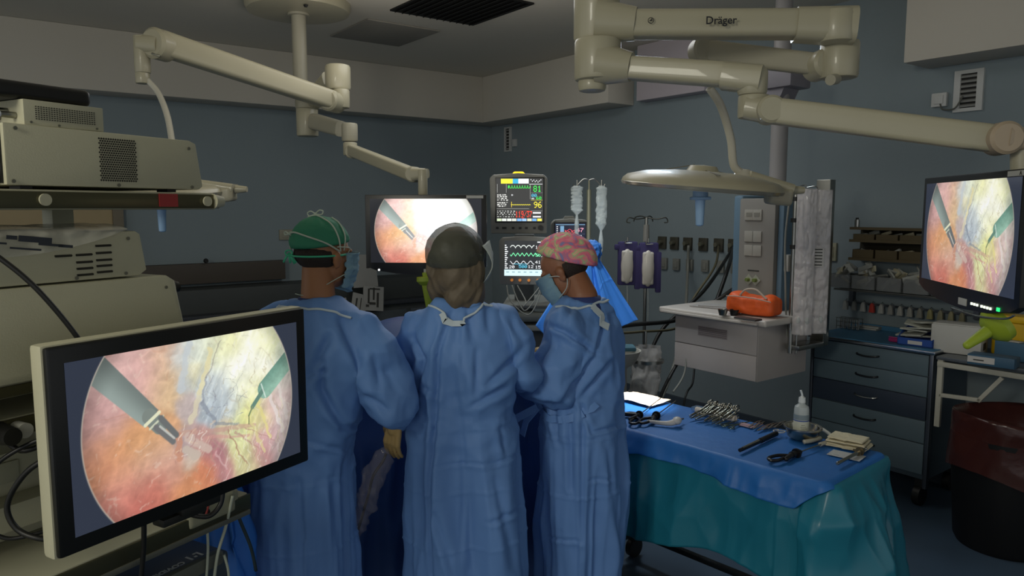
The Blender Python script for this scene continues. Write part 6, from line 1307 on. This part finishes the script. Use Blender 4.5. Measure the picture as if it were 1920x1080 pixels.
lap('black handled keyhole instrument pointing to the back edge', 1230, 784, 1266, 757, flip=-1)
lap('black handled keyhole instrument lying in front of the steel bowl', 1492, 856, 1546, 836, flip=-1)
a, b, ln, ang = lay2(1168, 781, 1196, 783); t = thing('cable_handle', 'black instrument handle half hidden behind the woman\'s gown', 'surgical instrument', a+Vector((0, 0, .012)), ang); m = MB(); m.cap((-.04, 0, 0), (ln, 0, 0), .011, .008); m.build('grip', m_bp, t); m = MB(); m.tube([(0, .0, 0), (.03, .03, 0), (.07, .02, 0)], .006); m.build('trigger', m_bp, t)
# white suction handle
a, b, ln, ang = lay2(1222, 796, 1266, 802); t = thing('suction_wand', 'white curved plastic handpiece at the front edge near the gown', 'surgical instrument', a+Vector((0, 0, .012)), ang)
m = MB(); m.tube([(-.02, 0, 0), (ln*.5, .004, 0), (ln*.8, .010, .004), (ln, .03, .01)], lambda t_: .007+.008*t_, 12); m.ell((ln, .03, .012), (.020, .026, .017)); m.build('grip', M('plastic_white', '#b9b7b2', .4), t)
m = MB(); m.tube([(ln, .035, .012), (ln+.012, .09, .006)], .004, sm=0); m.build('nozzle', m_st2, t)
# glass pot
t = thing('glass_dish', 'small clear glass dish behind the bundle of clamps', 'dish', onT(1309, 770), TT); m = MB(); m.box((0, 0, .010), (.05, .05, .018), bev=.005); m.build('dish', M('glass_blue', '#7fa0c0', .08, alpha=.45, coat=.6), t); m = MB(); m.ell((0, 0, .012), (.016, .016, .006)); m.build('content', M('plastic_white'), t)
# hemostats
def hemostat_mesh():
    m = MB()
    for s in (-1, 1):
        m.tube([(.0, s*.013, 0), (.03, s*.007, 0), (.075, -s*.001, 0), (.095, -s*.002, 0), (.14, -s*.0005, 0)], lambda t_: .0030-.0014*t_, 6, 4)
        m.tube([(-.012+.013*math.cos(k), s*.018+.010*math.sin(k), 0) for k in np.linspace(0, 2*PI, 9)[:-1]], .0022, 6, 3, closed=True)
    m.cone((.085, 0, -.004), (.085, 0, .004), .004, n=8); m.b2(.012, .02, -.008, .008, -.001, .001)
    return m
h0 = None
r_ = random.Random(11)
base = onT(1340, 786); fa = math.atan2(-Y_.y, -Y_.x)
for i in range(18):
    tx = -.075+i*.0088; p = onT(1338, 786)+X_*(tx+.01)+Y_*(.045+r_.uniform(-.006, .006)); z = .026+.006*math.sin(i*1.7)
    if h0 is None: o = hemostat_mesh().build('hemostat', m_st2, None, 60); h0 = o
    else: o = h0.copy(); C.objects.link(o)
    o.location = (p.x, p.y, ZT+z+.010); o.rotation_euler = (PI/2*.8+r_.uniform(-.2, .2), .16, fa-.10+r_.uniform(-.12, .12)); o.rotation_mode = 'ZYX' if False else 'XYZ'
    tag(o, 'steel ring handled clamp in the dense row bundled on the table', 'clamp', 'clamps bundled on the instrument table')
a = onT(1338, 783); t = thing('gauze_roll', 'rolled white swab under the row of clamps', 'swab roll', a+Vector((0, 0, .014)), TT); m = MB(); m.cone((-.10, .012, 0), (.10, .012, 0), .014, n=20); m.build('roll', M('swab_white', '#cfc6ba', .85, bump=.3, bscale=90), t); m = MB(); m.lathe([(.010, 0), (.0145, 0), (.0145, .004), (.010, .004)], c=(.10, .012, 0), rot=Euler((0, PI/2, 0)), closed=True); m.build('rolled_edge', M('swab_white'), t)
# scissors
def scissors(label, px0, py0, px1, py1, s=1.):
    a, b, ln, ang = lay2(px0, py0, px1, py1); o = hemostat_mesh().build('scissors', M('instrument_green', '#7d8a7c', .25, 1.), None, 60); o.location = a+Vector((0, 0, .006)); o.rotation_euler = (0, 0, ang); k = ln/.14*s; o.scale = (k, k*1.1, k); tag(o, label, 'scissors', 'scissors on the instrument table')
scissors('pair of scissors lying left of the tweezers, rings towards the viewer', 1368, 802, 1408, 792); scissors('shorter pair of scissors just left of the long one', 1358, 798, 1390, 789, .9)
a = onT(1398, 798); t = thing('swab', 'small pink stained swab under the scissors tips', 'swab', a, TT); m = MB(); m.b2(-.03, .04, -.02, .02, 0, .005, bev=.002); m.build('swab_cloth', M('swab_pink', '#a58a90', .8), t); m = MB(); m.b2(-.02, .03, -.012, .012, .005, .008, bev=.001); m.build('fold', M('swab_pink'), t)
# tweezers
def tweezer_mesh():
    m = MB()
    for s in (-1, 1): m.prism([(0, s*.001), (.05, s*.006), (.09, s*.006), (.13, s*.001), (.13, s*.0002), (.09, s*.0045), (.05, s*.0045), (0, s*.0002)], -.003, .003, 'xy')
    return m
tw = None
for i, (px, py) in enumerate(((1404, 803), (1412, 806), (1420, 810), (1430, 808), (1440, 806), (1452, 804))):
    a, b, ln, ang = lay2(px, py, px+32, py-16-(i % 2)*3)
    if tw is None: o = tweezer_mesh().build('tweezers', m_st2, None, 30); tw = o
    else: o = tw.copy(); C.objects.link(o)
    o.location = a+Vector((0, 0, .006)); o.rotation_euler = (PI/2, 0, ang); tag(o, ['leftmost steel tweezers of the row', 'second steel tweezers from the left', 'third steel tweezers from the left', 'third steel tweezers from the right', 'second steel tweezers from the right', 'rightmost steel tweezers next to the bowl'][i], 'tweezers', 'tweezers beside the bowl')
# black scope with white ties
a, b, ln, ang = lay2(1387, 850, 1455, 818); t = thing('scope', 'long black rod with a white looped tie at its upper end', 'surgical instrument', a+Vector((0, 0, .012)), ang)
m = MB(); m.cone((0, 0, 0), (ln*.55, 0, 0), .0075, .009, 16); m.cone((ln*.55, 0, 0), (ln, 0, 0), .011, .011, 16); m.build('rod', m_bp, t); m = MB(); m.cone((0.02, 0, .0022), (ln*.5, 0, .0028), .0062, .007, 12); m.build('steel_sleeve', m_st2, t)
m = MB(); 
for s in (-1, 1): m.tube([(ln, 0, .004), (ln+.02, s*.022, .004), (ln+.045, s*.016, .003), (ln+.03, s*.002, .006), (ln, 0, .008)], .0026, 6, 5)
m.build('looped_tie', M('plastic_white'), t)
# bowl + bottle
a = onT(1500, 824)+Y_*.02; t = thing('steel_bowl', 'round polished steel bowl holding the bottle', 'bowl', a, 0)
m = MB(); m.lathe([(0, 0), (.045, 0), (.060, .012), (.068, .045), (.073, .048), (.073, .052), (.064, .050), (.056, .016), (.043, .006), (0, .006)], n=48); m.build('bowl', m_st2, t); m = MB(); m.lathe([(.0715, .047), (.0755, .047), (.0755, .053), (.0715, .053)], n=48, closed=True); m.build('rim', m_steel, t)
t = thing('saline_bottle', 'translucent plastic bottle with blue banded label and bent spout standing in the bowl', 'bottle', a+Vector((-.008, .0, .008)), 0)
m_bot = M('bottle_plastic', '#c4cccb', .25, alpha=.72, coat=.2)
m = MB(); m.lathe([(0, 0), (.026, 0), (.0295, .004), (.0295, .115), (.027, .128), (.014, .138), (.012, .145), (.012, .150), (0, .150)], n=36); m.build('bottle_body', m_bot, t)
m = MB(); m.cone((0, 0, .145), (0, 0, .165), .0145, .013, 24); m.cone((0, 0, .163), (.0, 0, .170), .009, .007); m.tube([(0, 0, .168), (-.001, 0, .178), (-.007, 0, .195)], .0042, 10, 4); m.build('cap_and_spout', M('cap_clear', '#cfd4d2', .3), t)
m = MB(); m.lathe([(.0299, .012), (.0302, .012), (.0302, .075), (.0299, .075)], n=36, closed=True); lb = m.build('label_band', M('label_cream', '#c2c4b4', .5), t)
m = MB(); m.lathe([(.0301, .070), (.0306, .070), (.0306, .074), (.0301, .074)], n=36, closed=True); m.build('blue_stripe', M('stripe_blue', '#2c4a96', .4), lb)
m = MB(); m.lathe([(.0299, .076), (.0303, .076), (.0303, .097), (.0299, .097)], n=36, closed=True); m.build('grey_band', M('band_grey', '#7c8a90', .5), t)
m = MB(); [m.b2(-.014+.003*(k % 2), .012-.004*(k % 3), -.0310, -.0300, .018+k*.0075, .0195+k*.0075) for k in range(6)]; m.build('label_print', M('print_grey', '#70746c', .6), lb)
# curved white tubes
for (pts, lab) in ((((1507, 833), (1520, 831), (1538, 826)), 'short fat white tube in front of the bowl'), (((1537, 838), (1552, 832), (1558, 822), (1546, 812), (1536, 806)), 'curved white tube bending beside the swab stack')):
    m = MB(); m.tube([onT(*p)+Vector((0, 0, .010)) for p in pts], .009 if len(pts) == 3 else .008, 12, 8); tag(m.build('drain_tube', M('silicone', '#b3b0a0', .4), None, 180), lab, 'tube')
# folded gauze stack
a = onT(1590, 836); pap = thing('paper_sheet', 'white paper slip under the folded swabs at the table corner', 'paper', onT(1566, 850), TT+.1); m = MB(); m.b2(-.02, .10, -.035, .04, 0, .0015); m.build('slip', M('slip_white', '#b4b6b4', .7), pap); m = MB(); m.b2(0, .02, -.02, -.018, .0015, .002); m.build('slip_line', M('print_grey'), pap)
m_gz = M('swab_beige', '#cfc5a6', .85, bump=.5, bscale=60)
for i in range(5):
    rr_ = random.Random(i+3); m = MB()
    m.grid(26, 20, lambda u, v: Vector(((u-.5)*(.155-.006*i), (v-.5)*(.115-.004*i), .004*float(fbm(u*5+i, v*5, s=i))-.0035*math.exp(-((u-.5)/.02)**2)-.003*math.exp(-((v-.45)/.03)**2)))); o = m.build('folded_swab', m_gz, None, 180, loc=a+Vector((0, 0, .006+i*.0062)), solid=.005)
    o.rotation_euler = (0, 0, TT+.15+rr_.uniform(-.08, .08)); tag(o, ['lowest', 'second lowest', 'middle', 'second highest', 'topmost'][i]+' beige folded swab of the stack at the table corner', 'swab', 'folded swabs stacked on the table corner')
# trocar
a, b, ln, ang = lay2(1570, 876, 1612, 853); t = thing('trocar', 'steel trocar tube with ribbed hub at the right corner of the table', 'surgical instrument', a+Vector((0, 0, .014)), ang)
m = MB(); m.cone((0, 0, 0), (ln, 0, 0), .0065, n=16); m.cone((-.004, 0, 0), (0, 0, 0), .005, .0065); m.build('cannula', m_st2, t)
m = MB(); m.cone((ln-.02, 0, 0), (ln+.015, 0, 0), .012, .013, 18); m.cone((ln-.004, 0, 0), (ln+.002, 0, 0), .017); m.cone((ln, 0, 0), (ln, .025, .0), .005); m.build('hub', M('hub_bronze', '#6d6450', .3, .8), t)
m = MB(); m.cone((ln+.015, 0, 0), (ln+.05, 0, 0), .004); m.ell((ln+.05, 0, 0), (.007,)*3); m.build('tap', m_st2, t)
